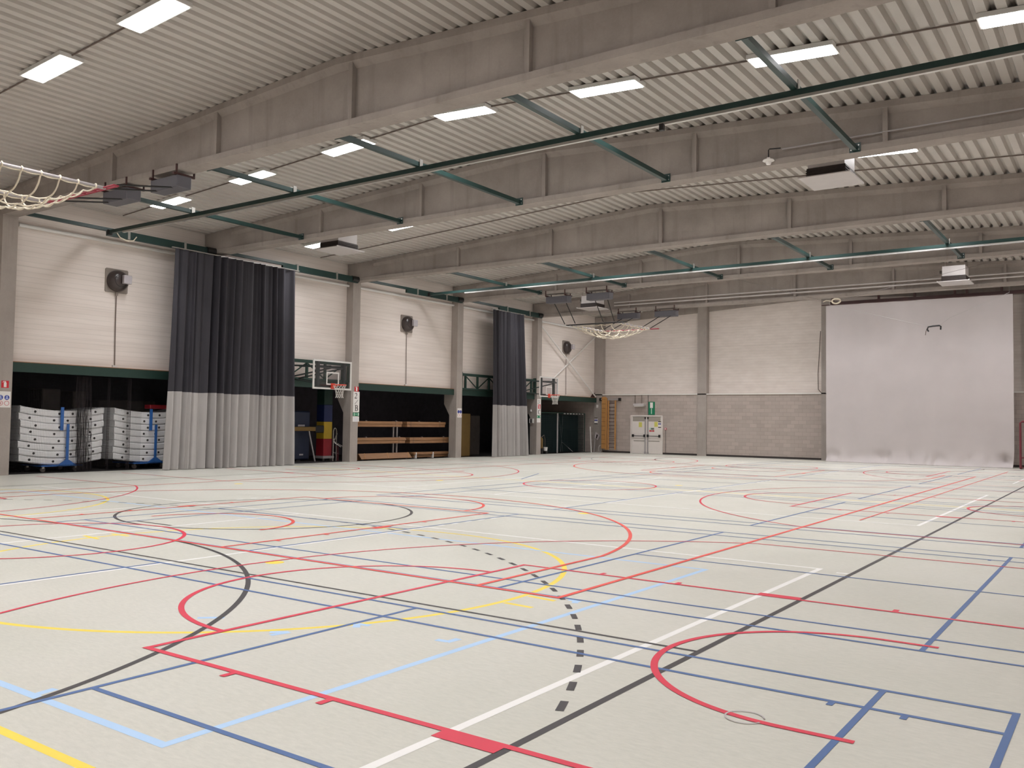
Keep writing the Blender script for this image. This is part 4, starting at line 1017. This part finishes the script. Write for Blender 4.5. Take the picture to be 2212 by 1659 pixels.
MB().disc((-25.765, 45.28, 0.98), 0.07, 'x', 0.03, 12).box(-25.77, -25.74, 45.16, 45.24, 0.82, 0.93).build('knob', M['black'], t)
MB().tube([(-25.8, 45.1, 0.8), (-25.82, 45.1, 0.4), (-25.85, 45.08, 0.0)], 0.02, 6).build('support', M['tube'], t)
tag(MB().tube([(-25.6, 45.38+0.17*math.cos(a), 0.22+0.2*math.sin(a)) for a in [2*PI*k/24 for k in range(24)]], 0.022, 8, closed=True).build('cable_coil', M['tube']), 'grey coiled hose ring standing at the corner column', 'coil')

# ---------------------------------------------------------------- back wall: door, sign, lamp, wall bars, goal
d = bpy.data.objects.new('door_1', None); COL.objects.link(d); d.location = (-22.75, YB, 0); WL[d.name] = Vector((-22.75, YB, 0)); d['kind'] = 'structure'
MB().box(-23.77, -23.70, YB-0.04, YB+0.1, 0, 2.2).box(-21.81, -21.74, YB-0.04, YB+0.1, 0, 2.2).box(-23.70, -21.81, YB-0.04, YB+0.1, 2.13, 2.2).build('frame', M['door'], d)
lf = None
for x0, x1 in ((-23.69, -22.76), (-22.75, -21.82)):
    lf = MB().box(x0, x1, YB-0.01, YB+0.04, 0.01, 2.12).build('door_leaf', M['door'], d); WL[lf.name] = WL[d.name].copy()
    MB().box(x0+0.06, x1-0.06, YB-0.016, YB-0.009, 1.85, 2.11).build('grey_top_panel', M['doorgrey'], lf)
    b = MB().tube([(x0+0.1, YB-0.09, 1.02), (x1-0.1, YB-0.09, 1.01)], 0.018, 8)
    for xx in (x0+0.1, x1-0.1): b.box(xx-0.04, xx+0.04, YB-0.12, YB-0.01, 0.95, 1.10)
    b.build('push_bar', M['black'], lf)
    MB().box(x0+0.12, x1-0.12, YB-0.0125, YB-0.009, 0.70, 0.76).build('scuff_band', M['doorgrey'], lf)
for xx in (-22.83, -22.66):
    MB().box(xx-0.028, xx+0.028, YB-0.05, YB-0.009, 0.02, 2.05).build('lock_rod', M['tube'], d)
    MB().box(xx-0.035, xx+0.035, YB-0.055, YB-0.009, 1.98, 2.1).build('rod_guide', M['black'], d)
    MB().box(xx-0.05, xx+0.05, YB-0.06, YB-0.009, 0.0, 0.12).build('rod_foot', M['tube'], d)
tag(MB().box(-23.24, -23.04, YB-0.02, YB-0.0165, 1.52, 1.80).build('yellow_note', M['note']), 'yellow paper sheet on the left door leaf', 'notice', 'yellow sheets on the door')
tag(MB().box(-22.26, -22.05, YB-0.02, YB-0.0165, 1.55, 1.83).build('yellow_note', M['note']), 'yellow paper sheet on the right door leaf', 'notice', 'yellow sheets on the door')
notice(-22.02, -21.84, 1.5, 1.86, 'white notice with blue discs at the right edge of the double door', 'y', yy=YB-0.0165)
t = thing('door_label', 'small green, grey and red label on the right door leaf', 'sign', (-22.42, YB-0.02, 1.28))
MB().box(-22.57, -22.27, YB-0.018, YB-0.0125, 1.36, 1.5).build('upper_panel', M['signpale'], t); MB().box(-22.47, -22.28, YB-0.021, YB-0.018, 1.39, 1.48).build('grey_symbol', M['rubber'], t)
MB().box(-22.57, -22.27, YB-0.018, YB-0.0125, 1.27, 1.355).build('red_panel', M['signred'], t)
MB().box(-22.49, -22.34, YB-0.021, YB-0.018, 1.285, 1.34).build('pale_print', M['signpink'], t)
t = thing('exit_sign', 'upright green exit sign with a white door and arrow above the double door', 'sign', (-22.43, YB-0.03, 2.22))
MB().bbox(-22.63, -22.24, YB-0.04, YB, 2.23, 2.97, 0.006).build('sign_panel', M['signgreen'], t)
MB().box(-22.53, -22.35, YB-0.045, YB-0.0405, 2.62, 2.93).build('white_door_symbol', M['white'], t)
MB().box(-22.46, -22.41, YB-0.045, YB-0.0405, 2.33, 2.60).prism([(-22.48, 2.33), (-22.39, 2.33), (-22.435, 2.27)], 'y', YB-0.045, YB-0.0405).build('arrow', M['signpale'], t)
t = thing('emergency_lamp', 'grey shelf-like lamp hanging on two rods above the double door', 'lamp', (-23.15, YB-0.15, 2.7))
MB().bbox(-23.48, -22.8, YB-0.32, YB+0.004, 2.73, 2.87, 0.02).build('housing', M['heater'], t)
MB().box(-23.4, -22.86, YB-0.31, YB-0.1, 2.70, 2.73).build('cover', M['white'], t)
for xx in (-23.47, -23.05): MB().tube([(xx, YB-0.1, 2.86), (xx, YB-0.06, 3.36)], 0.016, 6).build('rod', M['cable'], t)
tag(MB().tube([(-22.66, YB-0.02, 2.2), (-22.66, YB-0.02, 3.36)], 0.018, 6).build('wall_conduit', M['rubber']), 'thin grey conduit left of the green exit sign', 'conduit')
t = thing('alarm_button', 'small red and white alarm button right of the double door with its conduit', 'alarm button', (-21.56, YB, 0.1))
MB().box(-21.62, -21.5, YB-0.05, YB, 1.38, 1.5).build('button_box', M['signpink'], t); MB().disc((-21.56, YB-0.055, 1.44), 0.03, 'y', 0.012, 12).build('button', M['white'], t)
MB().tube([(-21.56, YB-0.02, 1.38), (-21.56, YB-0.02, 0.1)], 0.014, 6).build('conduit', M['rubber'], t)
t = thing('wall_bars', 'orange wooden wall bars and folded ladder under a grey rail', 'wall bars', (-25.1, YB-0.1, 0.2))
b = MB().box(-25.76, -24.42, YB-0.16, YB-0.08, 3.08, 3.15)
b.build('top_rail', M['tube'], t)
for xx in (-25.72, -24.46): MB().box(xx-0.05, xx+0.05, YB-0.18, YB, 3.03, 3.2).build('rail_end', M['black'], t)
MB().box(-25.56, -25.29, YB-0.26, YB-0.2, 0.22, 3.26).build('wide_board', M['bars'], t)
for k in range(11): MB().box(-25.56, -25.29, YB-0.266, YB-0.26, 0.5+k*0.26, 0.512+k*0.26).build('board_joint', M['brown'], t)
MB().box(-25.27, -25.20, YB-0.32, YB-0.22, 0.16, 3.2).build('post', M['bars'], t)
for xx in (-25.13, -24.68): MB().box(xx-0.028, xx+0.028, YB-0.24, YB-0.15, 0.18, 3.05).build('side_rail', M['bars'], t)
for k in range(13): MB().tube([(-25.12, YB-0.19, 0.3+k*0.215), (-24.69, YB-0.19, 0.3+k*0.215)], 0.016, 8).build('rung', M['brown'], t)
t = thing('small_goal', 'dark red tube goal frame at the right edge beside the grey curtain', 'goal', (-2.9, 43.3, 0))
MB().tube([(-3.93, 43.3, 0.04), (-3.93, 43.3, 1.98), (-3.86, 43.3, 2.04), (-0.95, 43.3, 2.04), (-0.93, 43.3, 0.04)], 0.045, 10).build('frame', M['darkred'], t)
MB().tube([(-3.93, 43.3, 0.5), (-0.93, 43.3, 0.5)], 0.025, 8).build('lower_bar', M['darkred'], t)
MB().tube([(-3.93, 43.3, 0.05), (-3.93, 44.2, 0.05)], 0.04, 8).build('foot', M['darkred'], t)
MB().box(-3.7, -1.1, 43.34, 43.36, 0.5, 1.98).build('panel', M['slab'], t)
t = thing('hanging_cable', 'dark cable hanging down the back wall beside the grey curtain', 'cable', (-13.05, 45.9, 3.4))
MB().tube([(-13.05, 45.93, 6.6), (-13.1, 45.93, 5.6), (-13.18, 45.93, 4.4), (-13.16, 45.93, 3.6), (-13.02, 45.95, 3.44)], 0.018, 6).build('cable', M['cable'], t)

# ---------------------------------------------------------------- world, camera, view
w = bpy.data.worlds.new('world'); scene.world = w; w.use_nodes = True
w.node_tree.nodes['Background'].inputs[0].default_value = (0.0, 0.0, 0.0, 1); w.node_tree.nodes['Background'].inputs[1].default_value = 0.0
f_px, ya, pi_, ro = 1901.857, math.radians(35.19218), math.radians(2.47531), math.radians(0.842502)
fw = Vector((-math.sin(ya)*math.cos(pi_), math.cos(ya)*math.cos(pi_), math.sin(pi_)))
r0 = Vector((math.cos(ya), math.sin(ya), 0)); u0 = r0.cross(fw)
rr = r0*math.cos(ro) + u0*math.sin(ro); uu = -r0*math.sin(ro) + u0*math.cos(ro)
cam = bpy.data.cameras.new('camera'); co = bpy.data.objects.new('camera', cam); COL.objects.link(co)
cam.sensor_fit = 'HORIZONTAL'; cam.sensor_width = 36.0; cam.lens = 36.0*f_px/2212.0; cam.clip_end = 200; cam.clip_start = 0.05
mw = Matrix((rr, uu, -fw)).transposed().to_4x4(); mw.translation = Vector((0, 0, 1.7)); co.matrix_world = mw
scene.camera = co
scene.view_settings.view_transform = 'Standard'; scene.view_settings.look = 'None'; scene.view_settings.gamma = 1.0
scene.view_settings.use_curve_mapping = False; scene.view_settings.exposure = 0.15
